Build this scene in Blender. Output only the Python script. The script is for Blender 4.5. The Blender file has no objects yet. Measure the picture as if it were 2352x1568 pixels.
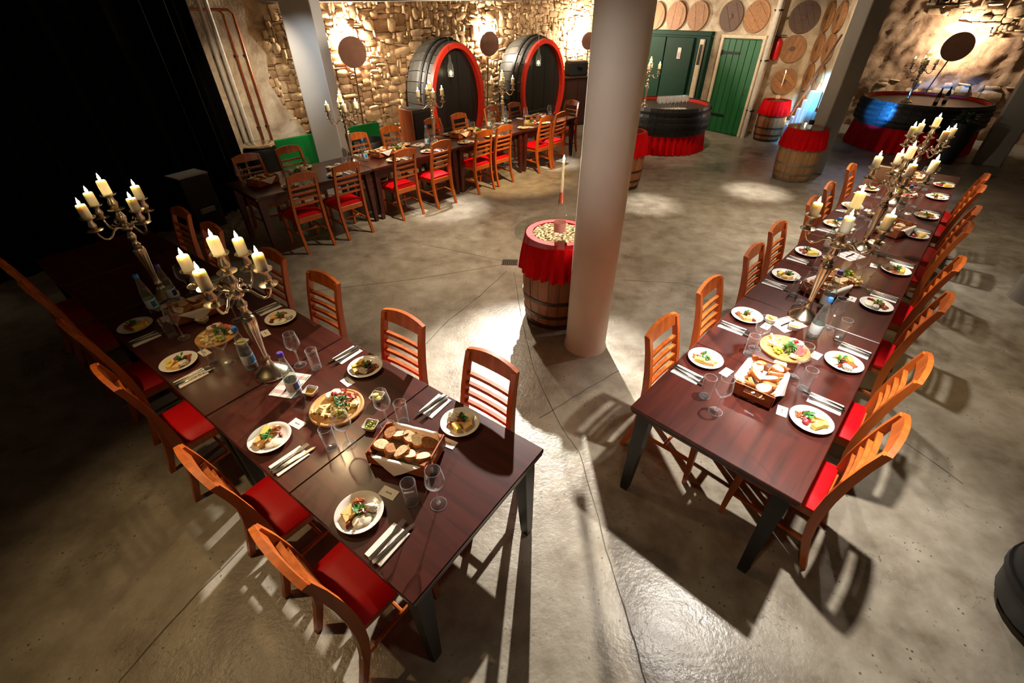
import bpy, math, random
from math import sin, cos, pi, radians as RAD
from mathutils import Vector as V, Matrix as M, Euler
S = bpy.context.scene
COL = S.collection
rnd = random.Random(7)

# ------------------------------------------------------------------ camera, world, exposure, lights
cam = bpy.data.cameras.new('camera'); camo = bpy.data.objects.new('camera', cam); COL.objects.link(camo)
cam.sensor_width = 36.0; cam.lens = 1008.576 / 2352 * 36.0; cam.clip_start = .05; cam.clip_end = 60
th, ro = RAD(37.062), RAD(-.464)
fw = V((0, cos(th), -sin(th))); up = V((0, sin(th), cos(th))); rt = V((1, 0, 0))
r2 = rt * cos(ro) + up * sin(ro); u2 = up * cos(ro) - rt * sin(ro)
mw = M((r2, u2, -fw)).transposed().to_4x4(); mw.translation = V((0, 0, 2.543))
camo.matrix_world = mw
S.camera = camo
S.view_settings.view_transform = 'Standard'
S.view_settings.look = 'None'
S.view_settings.exposure = 0.12
S.view_settings.gamma = 1.0
S.view_settings.use_curve_mapping = False
S.cycles.max_bounces = 6; S.cycles.diffuse_bounces = 3; S.cycles.glossy_bounces = 2
S.cycles.transmission_bounces = 4; S.cycles.transparent_max_bounces = 10
S.cycles.caustics_reflective = False; S.cycles.caustics_refractive = False
S.cycles.sample_clamp_indirect = 4.0
S.cycles.use_denoising = True
S.cycles.use_adaptive_sampling = True; S.cycles.adaptive_threshold = .04
wd = bpy.data.worlds.new('cellar'); S.world = wd; wd.use_nodes = True
wd.node_tree.nodes['Background'].inputs[0].default_value = (1.0, .86, .70, 1)
wd.node_tree.nodes['Background'].inputs[1].default_value = .035

def spot(loc, target, power, deg=60, blend=.5, color=(1, .82, .62), radius=.04):
    l = bpy.data.lights.new('spot_light', 'SPOT'); l.energy = power; l.color = color
    l.spot_size = RAD(deg); l.spot_blend = blend; l.shadow_soft_size = radius
    o = bpy.data.objects.new('spot_light', l); COL.objects.link(o); o.location = loc
    o.rotation_euler = (V(target) - V(loc)).to_track_quat('-Z', 'Y').to_euler()
    return o
def point(loc, power, color=(1, .8, .55), radius=.05):
    l = bpy.data.lights.new('bulb_light', 'POINT'); l.energy = power; l.color = color; l.shadow_soft_size = radius
    o = bpy.data.objects.new('bulb_light', l); COL.objects.link(o); o.location = loc
    return o
WARM = (1, .82, .60); GOLD = (1, .70, .36); NEUT = (1, .94, .86); COOL = (.86, .93, 1)
SPOTS = [  # the ceiling spots and added fill lights: place, aim, watts, cone, softness of its edge, colour
    ((.42, 6.5, 2.92), (.14, 1.4, 0), 3800, 44, .65, NEUT),      # from the room's middle towards the two near tables
    ((1.62, 1.88, 2.80), (1.64, 1.80, .6), 480, 66, .85, NEUT),   # over the near end of the right row
    ((-2.5, 1.5, 2.9), (-1.55, 1.35, .5), 95, 74, 1, GOLD),     # over the left chairs of the left row
    ((-1.85, 3.1, 2.9), (-1.0, 1.8, .7), 60, 80, 1, GOLD),      # over the left row
    ((-.85, 7.6, 2.85), (-.95, 6.95, 0), 620, 30, 1, NEUT),
    ((.62, 7.0, 2.85), (.1, 8.4, .5), 620, 52, .8, GOLD),        # on the chairs of the wall row
    ((-1.2, 6.2, 2.85), (-1.9, 7.2, .6), 260, 64, .9, WARM),
    ((.95, 9.3, 2.85), (.92, 9.5, 0), 560, 28, 1, NEUT),
    ((4.1, 7.5, 2.85), (4.25, 7.6, 0), 700, 26, 1, NEUT),
    ((2.2, 6.9, 2.85), (2.2, 7.05, 0), 560, 26, 1, NEUT),
    ((-.45, 5.9, 2.85), (-.45, 5.2, 0), 380, 100, 1, WARM),  # broad fill added to brighten the middle floor
    ((3.2, 6.2, 2.9), (3.2, 6.2, 0), 240, 120, 1, WARM),  # wide fill added over the far floor
    ((3.0, 3.9, 2.85), (2.75, 3.3, .7), 240, 84, .9, NEUT),
    ((4.3, 5.4, 2.85), (4.2, 5.2, .7), 330, 78, .9, NEUT),
    ((5.6, 5.9, 2.9), (5.7, 5.9, 0), 130, 120, 1, WARM),  # fill added for the dim floor beyond the right row
    ((4.2, 2.6, 2.85), (4.2, 2.6, 0), 80, 80, 1, GOLD),
    ((.4, .5, 2.85), (1.5, .6, 0), 30, 120, 1, WARM),
    ((-.9, 1.3, 2.9), (.7, 3.3, 1.9), 95, 34, 1, NEUT),          # fill added to brighten the round column
    ((-2.25, 6.2, 2.92), (-2.95, 7.6, 1.9), 130, 40, 1, COOL),   # on the left pillar
    ((-2.9, 6.6, 2.9), (-4.1, 8.2, .9), 150, 62, .9, WARM),  # fill added to lift the plaster and pipes by the curtain
    ((4.6, 10.0, 2.85), (5.3, 11.8, 1.7), 150, 92, .9, WARM),
    ((3.4, 9.2, 2.85), (3.4, 10.6, .6), 150, 80, .9, WARM),
    ((5.7, 9.5, 2.9), (6.65, 11.0, 1.9), 70, 52, 1, WARM),  # fill added to brighten the partition
    ((1.5, 11.6, 2.9), (1.9, 13.3, .9), 120, 70, .9, WARM),  # fill added to bring the counter cabinet out of the dark
    ((-.6, 7.9, 2.9), (-2.0, 10.6, 1.4), 260, 80, 1, WARM),      # fill added to even out the stone wall
    ((2.0, 10.2, 2.9), (.6, 12.9, 1.4), 160, 70, 1, WARM),
    ((8.2, 8.2, 2.9), (9.4, 11.2, 1.3), 22, 80, 1, WARM),
]
for loc, tgt, pw, dg, soft, colr in SPOTS:
    spot(loc, tgt, pw, dg, soft, colr)

# ------------------------------------------------------------------ materials
def lin(c): return tuple((x / 12.92 if x <= .04045 else ((x + .055) / 1.055) ** 2.4) for x in c)
def rgb(r, g, b): return lin((r / 255, g / 255, b / 255)) + (1,)
class N:
    def __init__(s, name):
        s.m = bpy.data.materials.new(name); s.m.use_nodes = True; s.t = s.m.node_tree
        s.p = s.t.nodes['Principled BSDF']; s.out = s.t.nodes['Material Output']
    def n(s, typ, **kw):
        x = s.t.nodes.new(typ)
        for k, v in kw.items():
            if k.startswith('i_'):
                key = k[2:]
                x.inputs[int(key) if key.isdigit() else key.replace('_', ' ')].default_value = v
            else: setattr(x, k, v)
        return x
    def l(s, a, b): s.t.links.new(a, b)
    def set(s, **kw):
        for k, v in kw.items(): s.p.inputs[k.replace('_', ' ')].default_value = v
    def ramp(s, fac, stops):
        r = s.n('ShaderNodeValToRGB'); e = r.color_ramp.elements
        while len(e) < len(stops): e.new(.5)
        for i, (p, c) in enumerate(stops): e[i].position = p; e[i].color = c
        s.l(fac, r.inputs[0]); return r.outputs[0]
    def coords(s, scale=(1, 1, 1), which='Object', rot=(0, 0, 0)):
        tc = s.n('ShaderNodeTexCoord'); mp = s.n('ShaderNodeMapping')
        mp.inputs['Scale'].default_value = scale; mp.inputs['Rotation'].default_value = rot
        s.l(tc.outputs[which], mp.inputs[0]); return mp.outputs[0]
    def noise(s, vec, scale, detail=4, rough=.55, dist=0):
        x = s.n('ShaderNodeTexNoise'); x.inputs['Scale'].default_value = scale; x.inputs['Detail'].default_value = detail
        x.inputs['Roughness'].default_value = rough; x.inputs['Distortion'].default_value = dist
        if vec is not None: s.l(vec, x.inputs['Vector'])
        return x.outputs[0]
    def bump(s, h, strength=.3, dist=.01):
        b = s.n('ShaderNodeBump'); b.inputs['Strength'].default_value = strength; b.inputs['Distance'].default_value = dist
        s.l(h, b.inputs['Height']); s.l(b.outputs[0], s.p.inputs['Normal'])
    def rnd(s, k=None):
        return s.n('ShaderNodeObjectInfo').outputs['Random']
    def mix(s, fac, a, b, mode='MIX'):
        x = s.n('ShaderNodeMix', data_type='RGBA', blend_type=mode)
        for sock, val in ((x.inputs[0], fac), (x.inputs[6], a), (x.inputs[7], b)):
            if hasattr(val, 'is_linked'): s.l(val, sock)
            else: sock.default_value = val
        return x.outputs[2]
def plain(name, c, rough=.5, metal=0, spec=.5, var=.12, scale=18, bump=0, **kw):
    k = N(name); k.set(Roughness=rough, Metallic=metal, Specular_IOR_Level=spec, **kw)
    nz = k.noise(k.coords(), scale)
    d = tuple(x * (1 - var) for x in c[:3]) + (1,); e = tuple(min(1, x * (1 + var)) for x in c[:3]) + (1,)
    k.l(k.ramp(nz, [(.3, d), (.7, e)]), k.p.inputs['Base Color'])
    if bump: k.bump(nz, bump, .004)
    return k.m
def wood(name, c, axis=0, rough=.35, dark=.55, scale=9, perobj=.12, bump=.08, coat=0):
    k = N(name); sc = [scale * 3] * 3; sc[axis] = scale * .22
    v = k.coords(tuple(sc)); nz = k.noise(v, 1.0, 5, .6, .6)
    d = tuple(x * dark for x in c[:3]) + (1,)
    cc = k.ramp(nz, [(.32, d), (.62, c)])
    hv = k.n('ShaderNodeHueSaturation'); mr = k.n('ShaderNodeMapRange', i_3=1 - perobj, i_4=1 + perobj)
    k.l(k.rnd(), mr.inputs[0]); k.l(mr.outputs[0], hv.inputs['Value']); k.l(cc, hv.inputs['Color'])
    k.l(hv.outputs[0], k.p.inputs['Base Color'])
    k.set(Roughness=rough, Coat_Weight=coat, Coat_Roughness=.15); k.bump(nz, bump, .002); return k.m
def glass(name, tint=(1, 1, 1, 1), edge=.55, rough=.02, glint_min=0.0, glint_white=.25):
    """thin clear glass: mostly see-through, mirror-like towards its edges, with white mixed in as painted highlights"""
    k = N(name); t = k.n('ShaderNodeBsdfTransparent', i_0=tint); g = k.n('ShaderNodeBsdfGlossy', i_Roughness=rough); df = k.n('ShaderNodeBsdfDiffuse', i_0=(.92, .94, .93, 1))
    lw = k.n('ShaderNodeLayerWeight', i_Blend=.5); pw = k.n('ShaderNodeMath', operation='POWER', i_1=2.6); k.l(lw.outputs['Facing'], pw.inputs[0])
    mr = k.n('ShaderNodeMapRange', i_3=.035 + glint_min, i_4=edge); k.l(pw.outputs[0], mr.inputs[0])
    gd = k.n('ShaderNodeMixShader', i_0=glint_white); k.l(g.outputs[0], gd.inputs[1]); k.l(df.outputs[0], gd.inputs[2]); mx = k.n('ShaderNodeMixShader')
    k.l(mr.outputs[0], mx.inputs[0]); k.l(t.outputs[0], mx.inputs[1]); k.l(gd.outputs[0], mx.inputs[2])
    k.l(mx.outputs[0], k.out.inputs[0]); return k.m
def glow(name, c, st):
    k = N(name); k.set(Base_Color=c, Emission_Color=c, Emission_Strength=st); return k.m

def floor_mat():
    k = N('polished_concrete'); v = k.coords()
    a = k.noise(v, .9, 6, .62, .8); b = k.noise(v, 5, 5, .6); c = k.noise(v, 38, 3, .6)
    base = k.ramp(a, [(.28, rgb(98, 86, 70)), (.5, rgb(144, 133, 115)), (.72, rgb(172, 163, 145))])
    m1 = k.mix(.48, base, k.ramp(b, [(.3, rgb(82, 70, 56)), (.7, rgb(172, 165, 150))]))
    vo = k.n('ShaderNodeTexVoronoi', feature='F1', i_Scale=26.0, i_Randomness=1.0); k.l(v, vo.inputs['Vector'])
    pit = k.ramp(vo.outputs['Distance'], [(.10, (.25, .22, .19, 1)), (.19, (1, 1, 1, 1))])
    gate = k.ramp(b, [(.50, (0, 0, 0, 1)), (.60, (1, 1, 1, 1))])
    m2 = k.mix(gate, m1, k.mix(1.0, m1, pit, 'MULTIPLY'))
    ve = k.n('ShaderNodeTexVoronoi', feature='DISTANCE_TO_EDGE', i_Scale=2.3); dv = k.n('ShaderNodeVectorMath', operation='ADD')
    ns = k.n('ShaderNodeTexNoise', i_Scale=4.0, i_Detail=6.0); k.l(v, ns.inputs['Vector']); k.l(v, dv.inputs[0]); k.l(ns.outputs[1], dv.inputs[1]); k.l(dv.outputs[0], ve.inputs['Vector'])
    hair = k.ramp(ve.outputs['Distance'], [(.0, (.35, .31, .27, 1)), (.008, (1, 1, 1, 1))])
    gate2 = k.ramp(k.noise(v, 1.7, 3), [(.52, (0, 0, 0, 1)), (.58, (1, 1, 1, 1))])
    m2 = k.mix(gate2, m2, k.mix(1.0, m2, hair, 'MULTIPLY'))
    k.l(m2, k.p.inputs['Base Color'])
    rr = k.n('ShaderNodeMapRange', i_1=.3, i_2=.7, i_3=.20, i_4=.50); k.l(a, rr.inputs[0]); k.l(rr.outputs[0], k.p.inputs['Roughness'])
    k.set(Specular_IOR_Level=.5)
    mm = k.n('ShaderNodeMath', operation='MULTIPLY_ADD', i_1=.5); k.l(c, mm.inputs[0]); k.l(b, mm.inputs[2])
    k.bump(mm.outputs[0], .34, .014); return k.m
def stone_mat(name, c1, c2, c3, sat=1.0):
    k = N(name); v = k.coords(which='Object'); a = k.noise(v, 2.2, 5, .65, .4)
    tc = k.ramp(k.rnd(), [(0, c1), (.5, c2), (1, c3)])
    m = k.mix(.55, tc, k.ramp(a, [(.3, c3), (.5, c2), (.72, c1)]))
    k.l(m, k.p.inputs['Base Color']); k.set(Roughness=1.0, Specular_IOR_Level=.05); k.bump(a, .45, .02); return k.m
def plaster_mat(name, c, d, sc=2.5):
    k = N(name); v = k.coords(); a = k.noise(v, sc, 6, .68, .5); b = k.noise(v, 30, 3)
    k.l(k.ramp(a, [(.34, d), (.62, c)]), k.p.inputs['Base Color']); k.set(Roughness=.85, Specular_IOR_Level=.25)
    mm = k.n('ShaderNodeMath', operation='MULTIPLY_ADD', i_1=.4); k.l(b, mm.inputs[0]); k.l(a, mm.inputs[2])
    k.bump(mm.outputs[0], .5, .02); return k.m
def bread_mat():
    k = N('bread_crumb'); v = k.coords(); a = k.noise(v, 90, 4, .6); b = k.noise(v, 260, 2)
    k.l(k.ramp(a, [(.30, rgb(150, 108, 64)), (.42, rgb(226, 198, 150)), (.7, rgb(240, 219, 178))]), k.p.inputs['Base Color'])
    k.set(Roughness=.9); k.bump(a, .5, .004); return k.m
def blue_cheese_mat():
    k = N('blue_cheese'); v = k.coords(); a = k.noise(v, 120, 3, .6)
    k.l(k.ramp(a, [(.36, rgb(66, 70, 66)), (.46, rgb(236, 226, 200)), (1, rgb(244, 236, 214))]), k.p.inputs['Base Color'])
    k.set(Roughness=.7); k.bump(a, .5, .004); return k.m
def wax_mat():
    k = N('candle_wax'); k.set(Base_Color=rgb(252, 240, 214), Roughness=.45, Subsurface_Weight=.7, Subsurface_Scale=.015)
    k.p.inputs['Subsurface Radius'].default_value = (1.0, .8, .6); return k.m
def cloth_mat(name, c, rough=.7, sheen=.3):
    k = N(name); v = k.coords(); a = k.noise(v, 160, 2); b = k.noise(v, 3, 3)
    d = tuple(x * .75 for x in c[:3]) + (1,)
    k.l(k.ramp(b, [(.3, d), (.7, c)]), k.p.inputs['Base Color']); k.set(Roughness=rough, Sheen_Weight=sheen, Specular_IOR_Level=.06)
    k.bump(a, .15, .002); return k.m

MT = dict(
    floor=floor_mat(),
    mahogany=wood('dark_mahogany', rgb(76, 28, 19), 0, .32, .5, 7, .10, .05, .25),
    tabledark=plain('dark_stained_leg', rgb(20, 13, 10), .45),
    cherry=wood('cherry_wood', rgb(196, 98, 34), 2, .36, .62, 8, .10, .05, .15),
    redvinyl=plain('red_vinyl', rgb(222, 6, 20), .5, 0, .3, .08, 8),
    silver=plain('polished_silver', rgb(226, 210, 184), .24, 1, .5, .08, 30),
    steel=plain('cutlery_steel', rgb(190, 188, 186), .20, 1),
    wax=wax_mat(), flame=glow('flame', (1, .70, .32, 1), 160), wick=plain('wick', rgb(40, 30, 24), .9),
    porcelain=plain('white_porcelain', rgb(232, 228, 220), .18, 0, .5, .02),
    paper=plain('white_paper', rgb(236, 228, 218), .8, 0, .3, .03),
    ink=plain('dark_ink', rgb(52, 46, 48), .7), pinkprint=plain('pink_print', rgb(206, 170, 164), .8),
    clear=glass('clear_glass', edge=.75, rough=.04), tumbler=glass('tumbler_glass', edge=.75, rough=.05, glint_min=.0), bottle=glass('bottle_glass', (.90, .96, .92, 1), .85, .05, .05, .5),  # bottle glass has extra painted white so its body shows
    glintglass=glass('painted_glint_glass', (1, 1, 1, 1), .9, .08, .16, .6),  # more white mixed in, painting highlights on stems, rims and bar glasses
    water=glass('water', (.96, .98, .98, 1), .4), pane=glass('glass_top', (.95, .98, .96, 1), .50, .03, .0, 0),
    capblue=plain('blue_cap', rgb(58, 128, 214), .4), cappurple=plain('purple_cap', rgb(96, 72, 196), .4),
    labelwhite=plain('bottle_label', rgb(222, 232, 236), .5), labelblue=plain('label_blue', rgb(34, 152, 216), .5), labelnavy=plain('label_navy', rgb(36, 66, 160), .5),
    bread=bread_mat(), crust=plain('bread_crust', rgb(176, 104, 48), .75, 0, .3, .3, 40, .3), darkbread=plain('dark_bread', rgb(172, 118, 70), .85, 0, .3, .35, 90, .3),
    crate=wood('crate_wood', rgb(188, 104, 54), 0, .55, .6, 8, .12, .1), board=wood('board_wood', rgb(214, 158, 92), 0, .5, .72, 7, .06, .06),
    cheeseorange=plain('orange_cheese', rgb(246, 196, 122), .5, 0, .4, .05), cheeseyellow=plain('yellow_cheese', rgb(242, 208, 96), .5, 0, .4, .06),
    cheesepale=plain('pale_cheese', rgb(248, 226, 160), .5, 0, .4, .05), mozza=plain('white_cheese', rgb(244, 234, 206), .4, 0, .5, .04), bluecheese=blue_cheese_mat(),
    date=plain('date_skin', rgb(132, 44, 22), .35, 0, .5, .3, 60), pretzel=plain('pretzel_crust', rgb(166, 84, 30), .4, 0, .5, .25, 50), walnut=plain('walnut_kernel', rgb(196, 142, 82), .7, 0, .3, .35, 120, .6),
    herb=plain('herb_leaf', rgb(54, 122, 34), .5, 0, .4, .35, 40), relish=plain('red_relish', rgb(168, 26, 34), .35, 0, .5, .4, 90, .6), grape=plain('green_grape', rgb(176, 196, 64), .22, 0, .5, .1, 30, 0, Subsurface_Weight=.3),
    ham=plain('pink_ham', rgb(214, 96, 92), .4, 0, .5, .3, 60), olive=plain('olive', rgb(150, 152, 48), .3, 0, .5, .2, 40), oil=plain('dip_oil', rgb(196, 138, 24), .15), butter=plain('butter', rgb(240, 220, 120), .45, 0, .4, .05),
    curtain=cloth_mat('black_molton', rgb(7, 7, 7), .95, .02), skirt=cloth_mat('red_satin', rgb(206, 8, 14), .6, .0), cork=plain('cork', rgb(178, 146, 104), .85, 0, .3, .25, 60, .3),
    oak=wood('barrel_oak', rgb(150, 92, 50), 2, .55, .5, 6, .16, .12), oakgrey=wood('weathered_oak', rgb(176, 132, 84), 2, .6, .5, 6, .15, .12), hoop=plain('hoop_iron', rgb(74, 60, 50), .45, .7, .5, .3),
    hoopgrey=plain('galvanised_hoop', rgb(140, 132, 118), .5, .6, .5, .2), caskblack=wood('cask_black', rgb(34, 32, 29), 2, .42, .6, 6, .15, .1), caskgrey=wood('cask_grey', rgb(46, 44, 37), 1, .55, .55, 6, .16, .12), red=plain('red_paint', rgb(216, 46, 26), .42, 0, .5, .12),
    stone=stone_mat('rubble_stone', rgb(216, 188, 148), rgb(180, 146, 108), rgb(122, 92, 64)), mortar=plaster_mat('mortar', rgb(178, 146, 108), rgb(116, 88, 62), 5),
    stonewhite=stone_mat('limewashed_stone', rgb(214, 198, 170), rgb(176, 146, 112), rgb(120, 92, 66)), plaster=plaster_mat('old_plaster', rgb(220, 202, 174), rgb(158, 132, 104), 2.2), plasterbrown=plaster_mat('worn_plaster', rgb(184, 152, 120), rgb(116, 86, 62), 2.6),
    column=plain('column_paint', rgb(196, 184, 170), .6, 0, .4, .04, 4), pillar=plain('pillar_paint', rgb(176, 172, 166), .55, 0, .4, .04, 3), pillardark=plain('pillar_grey', rgb(140, 134, 124), .6, 0, .4, .06, 3), ceiling=plain('ceiling_grey', rgb(120, 112, 102), .9, 0, .2, .08),
    green=wood('green_door_paint', rgb(12, 96, 44), 2, .45, .75, 6, .06, .06), darkgreen=plain('dark_green_paint', rgb(10, 50, 34), .65, 0, .2, .1), greenfelt=cloth_mat('green_felt', rgb(8, 130, 52), .9, .3), iron=plain('black_iron', rgb(24, 22, 21), .5, .4), cream=plain('cream_paint', rgb(214, 194, 160), .5),
    discwood=wood('barrel_head_wood', rgb(172, 118, 70), 2, .6, .6, 7, .14, .1), discdark=wood('dark_head_wood', rgb(104, 72, 50), 2, .6, .6, 7, .14, .1), lampdisc=plain('lamp_shield_wood', rgb(140, 100, 84), .6, 0, .4, .12, 9), pole=plain('brown_pole', rgb(92, 60, 38), .5),
    copper=plain('copper_pipe', rgb(172, 92, 54), .3, .8), pipe=plain('white_pipe', rgb(196, 186, 172), .5), speaker=plain('speaker_black', rgb(20, 19, 18), .6), speakerside=wood('speaker_veneer', rgb(160, 78, 36), 2, .45, .6, 7), cabinet=wood('cabinet_walnut', rgb(64, 34, 22), 2, .4, .5, 6, .1, .06),
    extinguisher=plain('extinguisher_red', rgb(206, 22, 18), .3), white=plain('white_plastic', rgb(226, 222, 212), .4), bulb=glow('lamp_bulb', (1, .86, .62, 1), 160), blueglow=glow('blue_tube', (.12, .55, 1, 1), 6), bluestone=plain('pale_block', rgb(206, 216, 222), .6), fern=plain('dark_fern', rgb(26, 58, 24), .6, 0, .4, .4), rubber=plain('black_rubber', rgb(18, 18, 17), .55), drain=plain('drain_steel', rgb(96, 88, 78), .4, .7), pinklabel=plain('rose_label', rgb(226, 170, 160), .5), rosefoil=plain('rose_foil', rgb(206, 112, 84), .35, .4), grout=plain('joint_sealant', rgb(86, 76, 64), .8), gluehaze=plain('lamp_black', rgb(16, 15, 14), .5), screen=plain('dark_panel', rgb(14, 14, 14), .3),
)

# ------------------------------------------------------------------ mesh kit
class MB:
    def __init__(s): s.v = []; s.f = []
    def add(s, vs, fs):
        b = len(s.v); s.v += [tuple(x) for x in vs]; s.f += [tuple(i + b for i in f) for f in fs]; return s
    def box(s, c, d, R=None, ch=.0):
        c = V(c); x, y, z = (k / 2 for k in d)
        if ch <= 0:
            vs = [V((a * x, b * y, e * z)) for a in (-1, 1) for b in (-1, 1) for e in (-1, 1)]
            fs = [(0, 1, 3, 2), (4, 6, 7, 5), (0, 4, 5, 1), (2, 3, 7, 6), (0, 2, 6, 4), (1, 5, 7, 3)]
        else:
            vs = []; idx = {}; ch = min(ch, x * .9, y * .9, z * .9)
            for a in (-1, 1):
                for b in (-1, 1):
                    for e in (-1, 1):
                        for k in range(3):
                            p = [a * x, b * y, e * z]
                            for j in range(3):
                                if j != k: p[j] -= (a, b, e)[j] * ch
                            idx[a, b, e, k] = len(vs); vs.append(V(p))
            fs = []
            for k in range(3):
                j, l = (k + 1) % 3, (k + 2) % 3
                for sg in (-1, 1):
                    q = []
                    for (p, r) in ((-1, -1), (1, -1), (1, 1), (-1, 1)):
                        t = [0, 0, 0]; t[k] = sg; t[j] = p; t[l] = r; q.append(idx[t[0], t[1], t[2], k])
                    fs.append(tuple(q if sg > 0 else q[::-1]))
                for p in (-1, 1):
                    for r in (-1, 1):
                        t0 = [0, 0, 0]; t0[j] = p; t0[l] = r; t1 = list(t0); t0[k] = -1; t1[k] = 1
                        q = (idx[(*t0, j)], idx[(*t1, j)], idx[(*t1, l)], idx[(*t0, l)])
                        fs.append(q if p * r > 0 else q[::-1])
            for a in (-1, 1):
                for b in (-1, 1):
                    for e in (-1, 1):
                        q = (idx[a, b, e, 0], idx[a, b, e, 1], idx[a, b, e, 2]); fs.append(q if a * b * e > 0 else q[::-1])
        if R is not None: vs = [R @ v for v in vs]
        return s.add([v + c for v in vs], fs)
    def loft(s, rings, cap0=True, cap1=True, closed=True):
        n = len(rings[0]); b = len(s.v); s.v += [tuple(p) for r in rings for p in r]
        m = n if closed else n - 1
        for i in range(len(rings) - 1):
            for j in range(m):
                k = (j + 1) % n; s.f.append((b + i * n + j, b + i * n + k, b + (i + 1) * n + k, b + (i + 1) * n + j))
        if cap0: s.f.append(tuple(b + j for j in range(n))[::-1])
        if cap1: s.f.append(tuple(b + (len(rings) - 1) * n + j for j in range(n)))
        return s
    def lathe(s, prof, n=16, c=(0, 0, 0), sx=1, sy=1, cap0=True, cap1=True, flute=0, fl=None):
        rings = []
        for i, (r, z) in enumerate(prof):
            ring = []
            for j in range(n):
                a = 2 * pi * j / n; q = r * (1 + (flute * cos(a * n / 2) if fl and fl[0] <= i <= fl[1] else 0))
                ring.append((c[0] + q * cos(a) * sx, c[1] + q * sin(a) * sy, c[2] + z))
            rings.append(ring)
        return s.loft(rings, cap0, cap1)
    def tube(s, pts, r, n=8, cap=True):
        pts = [V(p) for p in pts]; R = r if isinstance(r, (list, tuple)) else [r] * len(pts); rings = []; u = None
        for i, p in enumerate(pts):
            t = (pts[min(i + 1, len(pts) - 1)] - pts[max(i - 1, 0)]).normalized()
            if u is None: u = t.orthogonal().normalized()
            else:
                u = u - t * u.dot(t)
                u = u.normalized() if u.length > 1e-6 else t.orthogonal().normalized()
            w = t.cross(u); rings.append([p + (u * cos(2 * pi * j / n) + w * sin(2 * pi * j / n)) * R[i] for j in range(n)])
        return s.loft(rings, cap, cap)
    def ring(s, R, r, c=(0, 0, 0), n=20, m=6, sx=1, sy=1, sq=None):
        rings = []
        for i in range(n):
            a = 2 * pi * i / n; rr = []
            for j in range(m):
                b = 2 * pi * j / m
                x, z = (r * cos(b), r * sin(b)) if sq is None else (sq[0] * (1, 1, -1, -1)[j % 4], sq[1] * (-1, 1, 1, -1)[j % 4])
                rr.append((c[0] + (R * sx + x) * cos(a), c[1] + (R * sy + x) * sin(a), c[2] + z))
            rings.append(rr)
        rings.append(rings[0]); return s.loft(rings, False, False)
    def blob(s, c, d, n=8, m=6, amp=0, seed=0, R=None):
        q = random.Random(seed); rings = []
        for i in range(1, m):
            a = pi * i / m; rr = []
            for j in range(n):
                b = 2 * pi * j / n; k = 1 + amp * (q.random() - .5) * 2
                p = V((d[0] / 2 * sin(a) * cos(b) * k, d[1] / 2 * sin(a) * sin(b) * k, -d[2] / 2 * cos(a) * k)); rr.append((R @ p if R else p) + V(c))
            rings.append(rr)
        b = len(s.v); s.loft(rings, False, False)
        e0 = V((0, 0, -d[2] / 2)); e1 = V((0, 0, d[2] / 2))
        if R: e0 = R @ e0; e1 = R @ e1
        s.v += [tuple(e0 + V(c)), tuple(e1 + V(c))]; k = len(s.v)
        for j in range(n):
            s.f.append((k - 2, b + (j + 1) % n, b + j)); s.f.append((k - 1, b + (m - 2) * n + j, b + (m - 2) * n + (j + 1) % n))
        return s
    def prism(s, poly, h, z=0, M4=None):
        bt = [V((x, y, z)) for x, y in poly]; tp = [V((x, y, z + h)) for x, y in poly]
        if M4 is not None: bt = [M4 @ p for p in bt]; tp = [M4 @ p for p in tp]
        return s.loft([bt, tp])
    def mesh(s, name, mat, angle=40):
        me = bpy.data.meshes.new(name); me.from_pydata(s.v, [], s.f); me.update()
        me.materials.append(MT[mat] if isinstance(mat, str) else mat)
        if angle:
            me.polygons.foreach_set('use_smooth', [True] * len(me.polygons)); me.set_sharp_from_angle(angle=RAD(angle))
        return me
def RZ(a): return M.Rotation(a, 3, 'Z')
def RX(a): return M.Rotation(a, 3, 'X')
def RY(a): return M.Rotation(a, 3, 'Y')
def fixn(me):
    import bmesh
    bm = bmesh.new(); bm.from_mesh(me); bmesh.ops.recalc_face_normals(bm, faces=bm.faces); bm.to_mesh(me); bm.free(); return me

class Proto:
    """one kind of thing: an optional own mesh and a tree of parts; put() makes a thing with parts that share the mesh data"""
    def __init__(s, name, own=None): s.name = name; s.own = own; s.parts = []
    def part(s, name, me, parent=-1, label=None, at=None, rz=0, rot=None, kind=None):
        s.parts.append((name, me, parent, label, at, rz, rot, kind)); return len(s.parts) - 1
    def put(s, label, cat, loc=(0, 0, 0), rz=0, group=None, rot=None, scale=None, name=None, struct=False):
        o = bpy.data.objects.new(name or s.name, s.own); COL.objects.link(o)
        o.location = loc; o.rotation_euler = rot if rot is not None else (0, 0, rz)
        if scale: o.scale = scale if isinstance(scale, tuple) else (scale,) * 3
        if struct: o['kind'] = 'structure'
        if label: o['label'] = label
        if cat: o['category'] = cat
        if group: o['group'] = group
        made = []
        for (n, me, par, lb, at, prz, prot, kd) in s.parts:
            c = bpy.data.objects.new(n, me); COL.objects.link(c); c.parent = o if par < 0 else made[par]
            if at is not None: c.location = at
            if prot is not None: c.rotation_euler = prot
            elif prz: c.rotation_euler = (0, 0, prz)
            if lb: c['label'] = lb
            if kd: c['kind'] = kd
            made.append(c)
        return o
def single(name, mb, mat, angle=40): return Proto(name, mb.mesh(name, mat, angle))
def structure(name, mb, mat, angle=40, label=None, parent=None):
    o = bpy.data.objects.new(name, mb.mesh(name, mat, angle)); COL.objects.link(o); o['kind'] = 'structure'
    if label: o['label'] = label
    if parent: o.parent = parent
    return o
def child(parent, name, me, label=None, kind=None, loc=None, rot=None):
    o = bpy.data.objects.new(name, me); COL.objects.link(o); o.parent = parent
    if label: o['label'] = label
    if kind: o['kind'] = kind
    if loc is not None: o.location = loc
    if rot is not None: o.rotation_euler = rot
    return o
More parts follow.
